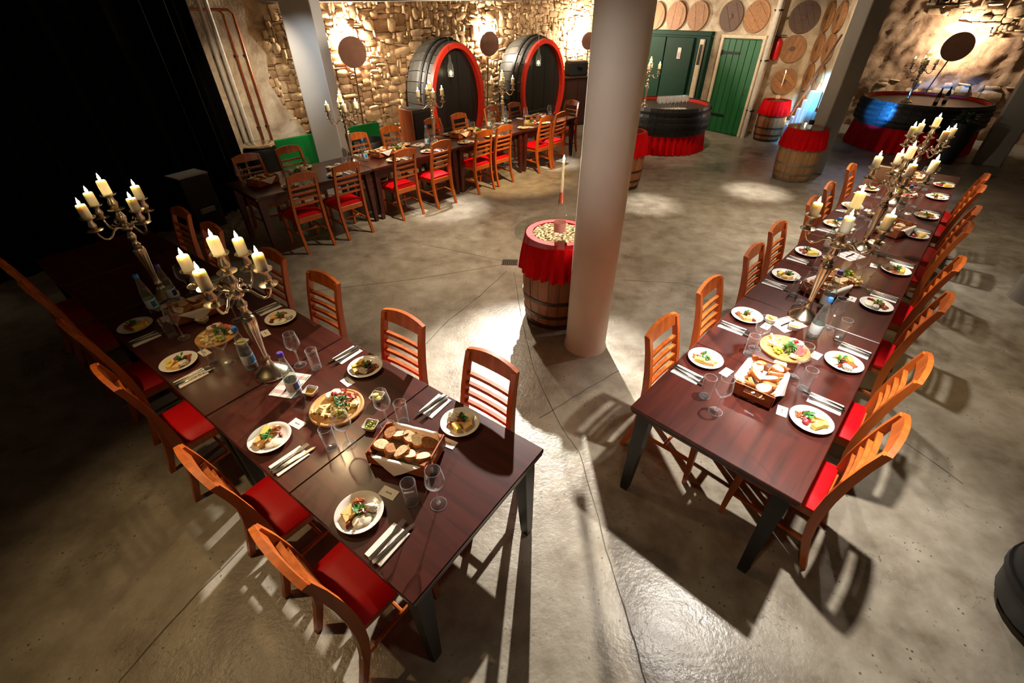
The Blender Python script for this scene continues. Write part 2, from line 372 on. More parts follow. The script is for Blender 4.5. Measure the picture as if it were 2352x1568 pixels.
# ------------------------------------------------------------------ the room shell
def wallbox(P, d, u0, u1, z0, z1, thick, back=True):
    """a wall slab: room face through P along d, body behind it (to the side of +n)"""
    d = V(d).normalized(); n = V((-d.y, d.x)); P = V(P)
    a = P + d * u0; b = P + d * u1; k = n * thick
    poly = [(a.x, a.y), (b.x, b.y), (b.x + k.x, b.y + k.y), (a.x + k.x, a.y + k.y)]
    return MB().prism(poly, z1 - z0, z0)
FL = structure('floor', MB().prism([(-9, -2.5), (13.5, -2.5), (13.5, 17.5), (-9, 17.5)], .2, -.2), 'floor', 0)
structure('ceiling', MB().prism([(-9, -2.5), (13.5, -2.5), (13.5, 17.5), (-9, 17.5)], .2, 3.05), 'ceiling', 0)
JO = []   # saw cuts and cracks of the floor slab, a thin strip of sealant each
for path in [[(.03, 4.76), (.11, 3.69), (.19, 2.94), (.37, 2.28), (.48, 2.03), (.53, 1.52), (.56, 1.18), (.60, .90), (.62, .68)], [(-2.28, 4.35), (-1.11, 4.62), (-.08, 4.97)], [(-.05, 4.80), (-.36, 4.21), (-.65, 3.74), (-.82, 3.34)],
             [(-1.21, 5.59), (-.65, 5.33), (-.08, 5.05)], [(1.31, 4.55), (1.95, 4.46), (2.33, 4.28)], [(2.75, 2.52), (2.87, 2.11), (3.0, 1.75)], [(-1.89, .70), (-1.77, 1.02), (-1.61, 1.36)], [(.21, 2.37), (.55, 2.64), (.94, 2.93)]]:
    m = MB(); pts = []
    for (x0, y0), (x1, y1) in zip(path, path[1:]):
        a, c = V((x0, y0, 0)), V((x1, y1, 0)); t = (c - a).normalized(); w = V((-t.y, t.x, 0)) * .0035
        for i in range(5): pts.append((a.lerp(c, i / 5) + w * rnd.uniform(-1.2, 1.2), w * rnd.uniform(.6, 1.3)))
    pts.append((c, w))
    m.loft([[p - w + V((0, 0, -.004)), p + w + V((0, 0, -.004)), p + w + V((0, 0, .0012)), p - w + V((0, 0, .0012))] for p, w in pts])
    child(FL, 'floor_joint', m.mesh('floor_joint', 'grout', 0))
# ---- stone wall (parallel to the long table in front of it)
SA, SD = V((-5.16, 7.15)), V((.677, .736)); SN = V((.736, -.677))      # SN looks into the room
WS = structure('wall_back', wallbox(SA + SN * -.002, SD, -1.5, 11.95, 0, 3.05, .3), 'mortar', 0)
def stone_mesh(seed, name='stone'):
    q = random.Random(seed); g = [-.5, -.18, .2, .5]; idx = {}; m = MB()
    for i in range(4):
        for j in range(4):
            x, z = g[i], g[j]; e = (i in (0, 3)) + (j in (0, 3))
            k = 1 - .10 * (e == 2) - .02 * q.random()
            y = -.5 if e == 0 else (-.40 if e == 1 else -.26)
            m.v.append((x * k + q.uniform(-.05, .05) * (e < 2), y + q.uniform(-.10, .08), z * k + q.uniform(-.06, .06) * (e < 2)))
    for i in range(3):
        for j in range(3): m.f.append((i * 4 + j, (i + 1) * 4 + j, (i + 1) * 4 + j + 1, i * 4 + j + 1))
    rim = [(0, 0), (1, 0), (2, 0), (3, 0), (3, 1), (3, 2), (3, 3), (2, 3), (1, 3), (0, 3), (0, 2), (0, 1)]; b = len(m.v)
    for i, j in rim: x, y, z = m.v[i * 4 + j]; m.v.append((x, .5, z))
    for k in range(12):
        a, c = rim[k], rim[(k + 1) % 12]; m.f.append((a[0] * 4 + a[1], b + k, b + (k + 1) % 12, c[0] * 4 + c[1]))
    return m
STM = [stone_mesh(i).mesh('stone', 'stone', 50) for i in range(14)]
STW = [stone_mesh(40 + i).mesh('stone', 'stonewhite', 50) for i in range(8)]
def visible_px(p):
    q = p - V((0, 0, 2.543)); zz = q.dot(fw)
    return (1176 + 1008.6 * q.dot(r2) / zz, 784 - 1008.6 * q.dot(u2) / zz, 1008.6 / zz) if zz > .1 else (-999, -999, 0)
def lay_stones(A, D, NI, s0, s1, z0, z1, wall, meshes, skip, rows=(.07, .17), wid=(.09, .40), depth=(.09, .14), cap=300, matname='stone', drop=0, seed=3):
    q = random.Random(seed); L = []; ang = math.atan2(D.y, D.x); cell = .04
    nx, nz = int((s1 - s0) / cell), int((z1 - z0) / cell); used = [[False] * nx for _ in range(nz)]
    for j in range(nz):
        for i in range(nx):
            if used[j][i]: continue
            wc = max(2, int(q.uniform(*wid) * q.choice((.7, 1, 1, 1.25)) / cell)); hc = max(1, int(q.uniform(*rows) * q.choice((.6, 1, 1, 1.4)) / cell))
            w = 0
            while w < wc and i + w < nx and not used[j][i + w]: w += 1
            h = 1
            while h < hc and j + h < nz and not any(used[j + h][i + k] for k in range(w)): h += 1
            for b_ in range(h):
                for k in range(w): used[j + b_][i + k] = True
            s, z = s0 + (i + w / 2) * cell, z0 + (j + h / 2) * cell
            if skip(s, z) or q.random() < drop: continue
            c = A + D * s; p = V((c.x, c.y, z + q.uniform(-.012, .012))); x, y, k = visible_px(p); seen = -20 < x < 2372 and -10 < y < 480
            W, H = w * cell * q.uniform(.94, 1.06), h * cell * q.uniform(.94, 1.08)
            L.append(((W * H * k * k) if seen else 0, p, W, q.uniform(*depth), H, q.uniform(-.16, .16), q.randrange(len(meshes))))
    L.sort(key=lambda t: -t[0]); rest = MB()
    for i, (px, p, w, dp, h, r, k) in enumerate(L):
        off = NI * (dp / 2 - .068); loc = V((p.x + off.x, p.y + off.y, p.z)); rot = M.Rotation(ang, 3, 'Z') @ M.Rotation(r, 3, 'Y')
        if i < cap and px > 0:
            o = bpy.data.objects.new('stone', meshes[k]); COL.objects.link(o); o.parent = wall; o.location = loc
            o.rotation_euler = rot.to_euler(); o.scale = (w, dp, h)
        else:
            me = meshes[k]; rest.add([rot @ V((v.co.x * w, v.co.y * dp, v.co.z * h)) + loc for v in me.vertices], [tuple(pl.vertices) for pl in me.polygons])
    if rest.v: child(wall, 'stone_rest', rest.mesh('stone_rest', matname, 50), kind='stuff')
lay_stones(SA, SD, SN, 1.2, 11.9, .02, 2.95, WS, STM, lambda s, z: (s < 1.75 + .25 * sin(z * 3) + max(0, .5 - z * .4)) or (5.6 < s < 6.0 and z < 1.0), seed=5)
# plastered strip in front of the stonework beside the curtain, with a ragged edge
edge = [(1.55, 2.95), (1.66, 2.6), (1.60, 2.3), (1.78, 2.0), (1.70, 1.6), (1.82, 1.25), (2.0, 1.0), (2.12, .72), (1.9, .55), (1.98, .3), (1.9, 0)]
m = MB(); pts = [(-.9, 0), (-.9, 2.95)] + edge
tof = lambda s, z, k: (SA.x + SD.x * s + SN.x * k, SA.y + SD.y * s + SN.y * k, z)
m.loft([[tof(s, z, -.05) for s, z in pts], [tof(s, z, .07) for s, z in pts]])
PL = structure('trim_1', m, 'plaster', 0)
# ---- door wall, extinguisher wall, barrel-head partition, far wall
WB = V((5.106, 12.551)); DB = V((.554, -.833)).normalized()
structure('wall_doors', wallbox(WB, DB, -4.9, 1.14, 0, 3.05, .08), 'plaster', 0)
WC = V((6.1, 12.3)); DC = V((.8335, -.5524))
structure('wall_extinguisher', wallbox(WC, DC, -.7, .9, 0, 3.05, .3), 'plaster', 0)
WDp = V((6.84, 11.8)); DD = V((-.2402, -.9707))
structure('wall_partition', wallbox(WDp, DD, 0, 1.66, 0, 3.05, .3), 'plaster', 0)
WE = V((10.2, 12.0)); DE = V((.722, -.692)); NE_ = V((-.692, -.722))
m = MB(); nx, nz = 120, 54; q = random.Random(11)
from mathutils import noise as mn
for j in range(nz + 1):
    for i in range(nx + 1):
        u = -3.6 + 7.4 * i / nx; z = 3.0 * j / nz
        k = .07 * mn.noise(V((u * 1.6, z * 1.6, 3))) + .05 * mn.noise(V((u * 5, z * 5, 1))) + .035 * mn.noise(V((u * 13, z * 14, 6)))
        c = WE + DE * u + NE_ * k; m.v.append((c.x, c.y, z))
for j in range(nz):
    for i in range(nx): a = j * (nx + 1) + i; m.f.append((a, a + 1, a + nx + 2, a + nx + 1))
WEo = structure('wall_right', m, 'plasterbrown', 80)
structure('wall_right_core', wallbox(WE + NE_ * -.16, DE, -3.6, 3.8, 0, 3.05, .2), 'mortar', 0)
lay_stones(WE, DE, NE_, -.9, 3.2, 1.75, 2.9, WEo, STW, lambda s, z: (s < -.1 and z < 2.35) or z < 2.0 + .35 * max(0, .6 - s), rows=(.06, .15), wid=(.10, .34), depth=(.10, .2), cap=130, matname='stonewhite', drop=.12, seed=9)
lay_stones(WE, DE, NE_, -1.2, 2.6, .62, 1.12, WEo, STW, lambda s, z: False, rows=(.10, .2), wid=(.2, .5), depth=(.08, .18), cap=40, matname='stonewhite', drop=.35, seed=10)
# ---- beam, pillars, round columns
structure('beam', MB().box((4.3, 8.78, 2.86), (18.4, .42, .40), None, .01), 'pillardark', 0)
structure('pillar_left', MB().box((-2.955, 7.815, 1.525), (.43, .43, 3.05), None, .012), 'pillar', 0)
structure('pillar_right', MB().box((5.79, 8.775, 1.525), (.30, .39, 3.05), None, .012), 'pillardark', 0)
structure('pillar_far', MB().box((9.62, 9.22, 1.525), (.42, .42, 3.05), RZ(RAD(-40)), .012), 'pillardark', 0)
structure('column_round', MB().lathe([(.200, -.01), (.196, .012), (.187, .03), (.185, .08), (.185, 3.05)], 40, (.695, 3.32, 0)), 'column', 40)
structure('column_round_east', MB().lathe([(.22, -.01), (.205, .03), (.20, 3.05)], 36, (5.63, 4.02, 0)), 'pillardark', 40)
# ---- pipes on the plastered strip
for k, (s, r, mt, nm) in enumerate([(1.02, .032, 'pipe', 'white_pipe'), (1.12, .032, 'pipe', 'white_pipe'), (1.30, .018, 'copper', 'copper_pipe'), (1.44, .018, 'copper', 'copper_pipe')]):
    top = 2.62 - .1 * (k > 1); b = .75 if k < 2 else .1
    pts = [tof(s, b, .13), tof(s, 1.6, .13), tof(s, top, .13)] + ([tof(s - .05, top + .05, .13), tof(s - .55, top + .06, .13)] if k > 1 else [tof(s, 2.95, .13)])
    P = Proto('wall_pipe'); P.part('tube', MB().tube(pts, r, 10).mesh('tube', mt))
    for z in (1.0, 2.0):
        P.part('pipe_clip', MB().box(tof(s, z, .10), (.05, .07, .03), RZ(math.atan2(SD.y, SD.x)), .004).mesh('pipe_clip', 'iron'))
    P.put(['slim white pipe running down the plaster, next to the curtain', 'slim white pipe second from the curtain on the plaster', 'bare copper pipe on the plaster, beside the white pipes', 'bare copper pipe nearest the stonework on the plaster'][k], 'pipe', group=None)
# ---- black curtain across the stage side
m = MB(); base = [(-8.2, .9), (-7.2, 2.45), (-6.45, 3.75), (-5.9, 4.75), (-5.2, 5.85), (-4.62, 6.6), (-4.42, 6.95), (-4.26, 7.35)]
def along(t):
    f = t * (len(base) - 1); i = min(int(f), len(base) - 2); a, b = V(base[i]), V(base[i + 1]); return a.lerp(b, f - i)
n = 240; front = []; back = []
for i in range(n + 1):
    t = i / n; p = along(t); tt = (along(min(1, t + .01)) - along(max(0, t - .01))).normalized(); nn = V((tt.y, -tt.x))
    k = .07 * sin(t * 150 + 2 * sin(t * 23)) + .03 * sin(t * 67); front.append((p, nn, k))
cols = 9
for side in (0, 1):
    for j in range(cols):
        z = 3.0 * j / (cols - 1)
        for (p, nn, k) in front:
            w = p + nn * (k * (1.15 - .35 * z / 3) + (0 if side == 0 else -.012)); m.v.append((w.x, w.y, z))
for side in (0, 1):
    o = side * cols * (n + 1)
    for j in range(cols - 1):
        for i in range(n):
            a = o + j * (n + 1) + i; f = (a, a + 1, a + n + 2, a + n + 1); m.f.append(f if side == 0 else f[::-1])
Pc = Proto('stage_curtain', m.mesh('stage_curtain', 'curtain', 60))
Pc.part('curtain_rail', MB().tube([(b[0], b[1], 2.99) for b in base], .02, 8).mesh('curtain_rail', 'iron'))
Pc.put('heavy black curtain hanging in folds from ceiling to floor', 'curtain')

# ------------------------------------------------------------------ doors
def on(P, d, u, z, k=0):
    d = V(d); n = V((d.y, -d.x)); c = V(P) + d * u + n * k; return V((c.x, c.y, z))
aB = math.atan2(DB.y, DB.x); aC = math.atan2(DC.y, DC.x); aD = math.atan2(DD.y, DD.x)
def wpiece(P, d, u, z, w, h, dep, k, ch=.004):
    return MB().box(on(P, d, u, z, k), (w, dep, h), RZ(math.atan2(d.y, d.x)), ch)
D1 = structure('door_1', wpiece(WB, DB, .49, .99, 1.0, 1.98, .04, .02), 'green', 0)
for i in range(6): child(D1, 'door_plank', wpiece(WB, DB, .085 + i * .165, .99, .155, 1.95, .03, .05, .006).mesh('door_plank', 'green', 0))
for z in (1.70, .40):
    h = child(D1, 'strap_hinge', wpiece(WB, DB, .26, z, .48, .05, .014, .073, .003).mesh('strap_hinge', 'iron', 0), 'black iron strap hinge')
    child(h, 'hinge_pin', MB().lathe([(.02, -.05), (.02, .05)], 8, on(WB, DB, .03, z, .08)).mesh('hinge_pin', 'iron'))
child(D1, 'door_handle', MB().tube([on(WB, DB, .88, 1.02, .07), on(WB, DB, .88, 1.0, .12), on(WB, DB, .88, .9, .12), on(WB, DB, .88, .88, .07)], .012, 6).mesh('door_handle', 'silver'), 'small bright door handle')
child(D1, 'door_frame', (lambda q: (q.box(on(WB, DB, -.03, 1.0, .04), (.07, .10, 2.0), RZ(aB), .006), q.box(on(WB, DB, 1.02, 1.0, .04), (.06, .10, 2.0), RZ(aB), .006), q.box(on(WB, DB, .49, 2.02, .04), (1.12, .10, .07), RZ(aB), .006))[0])(MB()).mesh('door_frame', 'cream', 0), 'cream door frame')
D2 = structure('door_2', wpiece(WB, DB, -1.35, 1.0, 1.95, 2.0, .04, .02), 'darkgreen', 0)
for (u, w) in ((-1.98, .55), (-1.25, .86)): child(D2, 'door_leaf', wpiece(WB, DB, u, .99, w, 1.94, .04, .06, .01).mesh('door_leaf', 'darkgreen', 0))
child(D2, 'door_frame', (lambda q: (q.box(on(WB, DB, -.37, 1.0, .06), (.09, .14, 2.0), RZ(aB), .006), q.box(on(WB, DB, -2.36, 1.0, .06), (.09, .14, 2.0), RZ(aB), .006), q.box(on(WB, DB, -1.36, 2.05, .06), (2.08, .14, .09), RZ(aB), .006))[0])(MB()).mesh('door_frame', 'darkgreen', 0))
ps = child(D2, 'door_post', wpiece(WB, DB, -.55, .98, .13, 1.92, .06, .09, .006).mesh('door_post', 'cream', 0), 'cream post at the edge of the dark door')
child(ps, 'lock_plate', wpiece(WB, DB, -.55, 1.62, .07, .42, .02, .125, .006).mesh('lock_plate', 'iron', 0), 'long black lock plate')
nt = Proto('door_notice', wpiece(WB, DB, -1.2, 1.62, .11, .24, .006, .086, .001).mesh('door_notice', 'paper', 0))
nt.part('printed_text', wpiece(WB, DB, -1.2, 1.58, .08, .12, .004, .090, .001).mesh('printed_text', 'pinkprint', 0)); nt.put('small white notice pinned on the dark double door', 'notice')
sw = Proto('light_switch', wpiece(WB, DB, 1.0, 1.86, .11, .26, .05, .03, .008).mesh('light_switch', 'white', 0))
sw.part('rocker', wpiece(WB, DB, 1.0, 1.9, .06, .07, .015, .06, .003).mesh('rocker', 'cream', 0)); sw.put('white switch box beside the green plank door', 'switch')
P = Proto('wall_pipe'); P.part('tube', MB().tube([on(WB, DB, 1.14, 0, .08), on(WB, DB, 1.14, 3.0, .08)], .05, 12).mesh('tube', 'pipe'))
for z in (.6, 1.6, 2.5): P.part('pipe_clip', wpiece(WB, DB, 1.14, z, .14, .03, .12, .06).mesh('pipe_clip', 'iron', 0))
P.put('thick pale pipe standing at the wall corner beside the green door', 'pipe')
# ---- barrel heads hung on the walls, each of planks
def head(r, mt, hub):
    P = Proto('barrel_head'); e = [-1, -.62, -.2, .22, .6, 1]
    for i in range(5):
        a, b = e[i] * r + .0015, e[i + 1] * r - .0015; k = []
        for j in range(7): x = a + (b - a) * j / 6; k.append((x, -math.sqrt(max(r * r - x * x, 1e-6))))
        for j in range(7): x = b + (a - b) * j / 6; k.append((x, math.sqrt(max(r * r - x * x, 1e-6))))
        P.part('plank', MB().prism(k, .034 + .004 * (i % 2), -.02).mesh('plank', mt, 30))
    P.part('rim', MB().ring(r * .965, .0, (0, 0, -.004), 32, 4, sq=(.016, .02)).mesh('rim', mt, 50))
    if hub: P.part('bung', MB().lathe([(.05, .016), (.045, .03), (.02, .034)], 12).mesh('bung', 'discdark'))
    return P
def hang(P, base, d, u, z, label, tilt, k=.035):
    a = math.atan2(d.y, d.x)
    P.put(label, 'barrel head', on(base, d, u, z, k), rot=(M.Rotation(a, 3, 'Z') @ RX(pi / 2) @ RZ(tilt)).to_euler(), group='barrel heads hung on the walls')
hA, hB, hC = head(.29, 'discwood', 0), head(.29, 'discdark', 1), head(.26, 'discwood', 1)
for i, u in enumerate((-2.20, -1.54, -.887, .028, .66)):
    hang(hA if i < 3 else (hB if i == 3 else hA), WB, DB, u, 2.39, ['round barrel head half hidden behind the grey column', 'round barrel head above the dark double door, second', 'round barrel head above the double door, beside the crack', 'darker barrel head above the green plank door', 'barrel head above the green door, beside the pipe'][i], .3 * i - .4)
hang(hB, WC, DC, .50, 2.37, 'dark barrel head with a hub, topmost above the extinguisher', .5)
hang(hC, WC, DC, .47, 1.79, 'barrel head with a hub right behind the red extinguisher', -.3)
hang(hC, WC, DC, .50, 1.14, 'barrel head glowing behind the candle on a barrel', .9)
names = ['first', 'second', 'third', 'lowest']
for c, us, zs in ((0, (.33, .33, .36, .40), (2.38, 1.83, 1.28, .72)), (1, (1.02, 1.03, 1.05), (2.38, 1.85, 1.31))):
    for i, (u, z) in enumerate(zip(us, zs)):
        hang(hC if (i + c) % 2 else hA if 0 else hC, WDp, DD, u, z, '%s barrel head from the top, %s column on the white partition' % (names[i], 'left' if c == 0 else 'right'), .4 * i)
# ---- fire extinguisher
P = Proto('fire_extinguisher'); c = on(WC, DC, .15, 0, .13)
P.part('cylinder', MB().lathe([(.06, 1.56), (.085, 1.58), (.085, 1.90), (.07, 1.955), (.03, 1.985)], 18, (c.x, c.y, 0)).mesh('cylinder', 'extinguisher'))
P.part('valve', MB().box((c.x, c.y, 2.0), (.05, .05, .05), None, .01).box((c.x + .05, c.y - .03, 2.04), (.14, .03, .02), RZ(-.5), .004).mesh('valve', 'iron'))
P.part('hose', MB().tube([(c.x, c.y, 2.0), (c.x - .09, c.y + .03, 2.02), (c.x - .17, c.y + .02, 1.92), (c.x - .18, c.y, 1.78), (c.x - .13, c.y - .03, 1.66)], .013, 8).mesh('hose', 'rubber'))
P.part('bracket', wpiece(WC, DC, .15, 1.8, .08, .05, .10, .05).mesh('bracket', 'iron')); P.put('red fire extinguisher with black hose on the wall', 'extinguisher')
# ---- wooden tool leaning across the partition
P = Proto('cellar_tool'); a = on(WDp, DD, .60, .55, .20); b = on(WDp, DD, 1.62, 2.12, .07)
P.part('pole', MB().tube([a, a.lerp(b, .5), b], [.022, .02, .018], 8).mesh('pole', 'pole'))
P.part('blade', MB().box(a.lerp(b, -.02), (.05, .10, .16), RZ(aD), .01).mesh('blade', 'iron')); P.put('long brown cellar tool leaning across the barrel heads', 'tool')
# ---- pale steps with tea candles lit blue
P = Proto('step_block')
for i in range(5):
    u = .62 + i * .235; z = .36 + i * .20
    P.part('block', wpiece(WDp, DD, u, z / 2, .225, z, .20, .12, .012).mesh('block', 'bluestone', 0))
P.put('stepped pale blocks lit blue below the barrel heads', 'steps')
tl = Proto('tea_candle'); tl.part('cup', MB().lathe([(.03, 0), (.036, .05), (.032, .05), (.028, .01)], 12, cap0=True).mesh('cup', 'clear'))
w_ = tl.part('wax', MB().lathe([(.027, .005), (.027, .035)], 12).mesh('wax', 'wax')); tl.part('flame', MB().lathe([(.004, .038), (.016, .06), (.012, .09), (.001, .13)], 8).mesh('flame', 'flame'), w_)
for i in range(5):
    tl.put('small candle burning on the %s pale step under the partition' % ['lowest', 'second lowest', 'middle', 'second highest', 'highest'][i], 'candle', on(WDp, DD, .62 + i * .235, .36 + i * .20, .12), group='candles on the pale steps')
tube = Proto('light_tube', MB().tube([(7.30, 10.86, .0), (7.36, 11.0, 1.55)], .012, 6).mesh('light_tube', 'blueglow'))
tube.put('thin glowing blue tube beside the blue-lit bar', 'tube light')
bl = spot((6.75, 9.75, .95), (7.92, 10.42, .76), 1100, 28, .5, (.03, .28, 1)); bl2 = spot((5.75, 9.75, 1.9), (6.55, 10.75, .8), 520, 44, .6, (.12, .50, 1))
bl3 = spot((6.7, 9.4, 2.9), (6.4, 8.0, 0), 130, 50, .8, (.5, .6, 1))
# ------------------------------------------------------------------ tables and chairs
class TF:   # a row of tables: origin corner, yaw of its length, which side t grows to
    def __init__(s, x, y, a, W, flip):
        s.o = V((x, y, 0)); s.a = a; s.d = V((cos(a), sin(a), 0)); s.m = V((-s.d.y, s.d.x, 0)) * (-1 if flip else 1); s.W = W
    def w(s, u, t, z=0): p = s.o + s.d * u + s.m * t; return V((p.x, p.y, z))
T1 = TF(-.381, .721, 2.506, .91, True); T2 = TF(1.299, 1.129, .799, .888, False); T3 = TF(-3.057, 5.222, .827, .90, False)
TOP = .76
def table_proto(W, L=1.635, legmat='tabledark'):
    P = Proto('dining_table'); h = L / 2
    for i in (0, 1):
        P.part('table_leaf', MB().box((-h / 2 + i * h, 0, TOP - .014), (h - .0015, W, .028), None, .004).mesh('table_leaf', 'mahogany', 0))
    P.part('edge_lip', MB().box((-h + .02, 0, TOP - .034), (.036, W - .02, .014), None, .003).box((h - .02, 0, TOP - .034), (.036, W - .02, .014), None, .003).box((0, -W / 2 + .02, TOP - .034), (L - .07, .036, .014), None, .003).box((0, W / 2 - .02, TOP - .034), (L - .07, .036, .014), None, .003).mesh('edge_lip', 'mahogany', 0))
    for sx in (-1, 1): P.part('apron', MB().box((sx * (h - .10), 0, TOP - .09), (.022, W - .22, .10), None, .003).mesh('apron', 'mahogany', 0))
    for sy in (-1, 1): P.part('apron', MB().box((0, sy * (W / 2 - .10), TOP - .09), (L - .22, .022, .10), None, .003).mesh('apron', 'mahogany', 0))
    for sx in (-1, 1):
        for sy in (-1, 1):
            x, y = sx * (h - .075), sy * (W / 2 - .075); rg = []
            for z, r in ((0, .022), (.03, .025), (.60, .040), (TOP - .04, .040)):
                o = .045 * (1 - z / .72)
                rg.append([(x + a * r + sx * o * .4, y + b * r + sy * o * .4, z) for a, b in ((-1, -1), (1, -1), (1, 1), (-1, 1))])
            P.part('leg', MB().loft(rg).mesh('leg', legmat, 0))
    return P
tp = {1: table_proto(.91), 2: table_proto(.888), 3: table_proto(.90, 1.635, 'mahogany')}
TW = {1: 'left row', 2: 'right row', 3: 'wall row'}
ORD = ['first', 'second', 'third', 'fourth', 'fifth', 'sixth', 'seventh', 'eighth', 'ninth']
for k, T, n in ((1, T1, 3), (2, T2, 4), (3, T3, 4)):
    for i in range(n):
        c = T.w(.8175 + i * 1.64, T.W / 2)
        tp[k].put('dark mahogany dining table, %s from the %s end of the %s' % (ORD[i], 'curtain' if k == 3 else 'near', TW[k]), 'table', c, T.a, 'tables of the ' + TW[k])

def chair_proto():
    P = Proto('dining_chair')
    # seat cushion, puffed
    nx = 9; m = MB(); rows = []
    def seatw(y): return .205 - .018 * (.5 - (y + .19) / .40)
    lower = []; upper = []
    for j in range(nx):
        y = -.19 + .40 * j / (nx - 1); w = seatw(y)
        for i in range(nx):
            x = -1 + 2 * i / (nx - 1); e = min(1, (1 - abs(x)) * 4.0); f = min(1, min(j, nx - 1 - j) / 1.2)
            hgt = .030 * math.sqrt(max(e, 0)) * (.35 + .65 * math.sqrt(f)) + .010 * (1 - x * x)
            upper.append((x * w, y, .450 + hgt)); lower.append((x * w * .985, y, .432))
    b = len(upper); m.v = upper + lower
    for j in range(nx - 1):
        for i in range(nx - 1):
            a = j * nx + i; m.f.append((a, a + 1, a + nx + 1, a + nx)); m.f.append((b + a, b + a + nx, b + a + nx + 1, b + a + 1))
    rim = [i for i in range(nx)] + [j * nx + nx - 1 for j in range(1, nx)] + [(nx - 1) * nx + i for i in range(nx - 2, -1, -1)] + [j * nx for j in range(nx - 2, 0, -1)]
    for k in range(len(rim)): a, c = rim[k], rim[(k + 1) % len(rim)]; m.f.append((a, b + a, b + c, c))
    P.part('seat', m.mesh('seat', 'redvinyl', 55))
    w = .19
    P.part('seat_rail', MB().box((0, .185, .405), (.34, .022, .06), None, .003).mesh('seat_rail', 'cherry', 0))
    P.part('seat_rail', MB().box((0, -.195, .405), (.32, .022, .065), None, .003).mesh('seat_rail', 'cherry', 0))
    for s in (-1, 1): P.part('seat_rail', MB().box((s * .178, -.005, .405), (.022, .36, .06), RZ(s * -.04), .003).mesh('seat_rail', 'cherry', 0))
    for s in (-1, 1):
        rg = []
        for z, r, y in ((0, .013, .20), (.2, .017, .195), (.435, .020, .185)): rg.append([(s * .185 + a * r, y + c * r, z) for a, c in ((-1, -1), (1, -1), (1, 1), (-1, 1))])
        P.part('leg', MB().loft(rg).mesh('leg', 'cherry', 0))
    post = [(0, -.285, .016), (.10, -.255, .018), (.22, -.222, .021), (.34, -.205, .023), (.46, -.200, .024), (.58, -.205, .023), (.72, -.222, .021), (.86, -.248, .019), (.965, -.275, .018)]
    def px(z): return .186 - .020 * max(0, (z - .45) / .55)
    def py(z):
        for (a, y0, _), (c, y1, _) in zip(post, post[1:]):
            if a <= z <= c: return y0 + (y1 - y0) * (z - a) / (c - a)
        return post[-1][1] - .01
    for s in (-1, 1):
        rg = [[(s * px(z) + a * .0165, y + c * r, z) for a, c in ((-1, -1), (1, -1), (1, 1), (-1, 1))] for z, y, r in post]
        P.part('back_post', MB().loft(rg).mesh('back_post', 'cherry', 0))
    rg = []
    for i in range(9):
        x = -1 + i / 4; zt = 1.0 - .030 * x * x; zb = .905 - .006 * (1 - x * x); X = x * .183; yo = -.014 * (1 - x * x)
        rg.append([(X, py(.92) - .014 + yo, zb), (X, py(.92) + .012 + yo, zb), (X, py(.965) + .008 + yo, zt), (X, py(.965) - .018 + yo, zt)])
    P.part('top_rail', MB().loft(rg).mesh('top_rail', 'cherry', 35))
    for z in (.815, .745, .675, .605):
        rg = []
        for i in range(5):
            x = -1 + i / 2; X = x * (px(z) - .012); yo = py(z) - .008 * (1 - x * x)
            rg.append([(X, yo - .012, z - .012), (X, yo + .012, z - .012), (X, yo + .012, z + .012), (X, yo - .012, z + .012)])
        P.part('slat', MB().loft(rg).mesh('slat', 'cherry', 35))
    for s in (-1, 1): P.part('stretcher', MB().box((s * .183, -.015, .20), (.016, .40, .026), RX(.05), .003).mesh('stretcher', 'cherry', 0))
    P.part('stretcher', MB().box((0, .0, .20), (.36, .016, .024), None, .003).mesh('stretcher', 'cherry', 0))
    return P
CH = chair_proto()
q = random.Random(4)
def chairs(k, T, side, L, t, sidename):
    for i, s in enumerate(L):
        off, ang = (s if isinstance(s, tuple) else (s, 0.0)); jit = q.uniform(-.02, .02)
        c = T.w(off, t + jit); f = T.m if side == 0 else -T.m
        rz = math.atan2(f.y, f.x) - pi / 2 + ang + q.uniform(-.03, .03)
        CH.put('cherry chair with red seat, %s from the %s end, %s of the %s' % (ORD[i], 'curtain' if k == 3 else 'near', sidename, TW[k]), 'chair', c, rz, 'chairs of the ' + TW[k])
chairs(1, T1, 0, [.43, 1.09, 2.11, 2.85, 3.72, 4.36], .075, 'left side')
chairs(1, T1, 1, [.50, 1.215, 2.105, 2.80, 3.78, 4.45], .855, 'right side')
chairs(2, T2, 0, [.50, 1.155, 2.10, 2.86, 3.80, 4.38, 5.24, 5.80], .075, 'right side')
chairs(2, T2, 1, [.55, 1.24, 2.035, 2.66, 3.62, 4.26, 5.24], .76, 'left side')
chairs(3, T3, 0, [.53, 1.12, 2.05, 2.71, 3.62, 4.14, 5.24, 5.72], .03, 'near side')
chairs(3, T3, 1, [.43, 1.02, 2.15, 2.80, 3.73, 4.33, 5.25, 5.92], .91, 'wall side')
c = T3.w(6.62, .38); CH.put('ladder-back cherry chair alone at the far head of the wall table', 'chair', c, T3.a + pi / 2 + 0.0, 'chairs of the ' + TW[3])

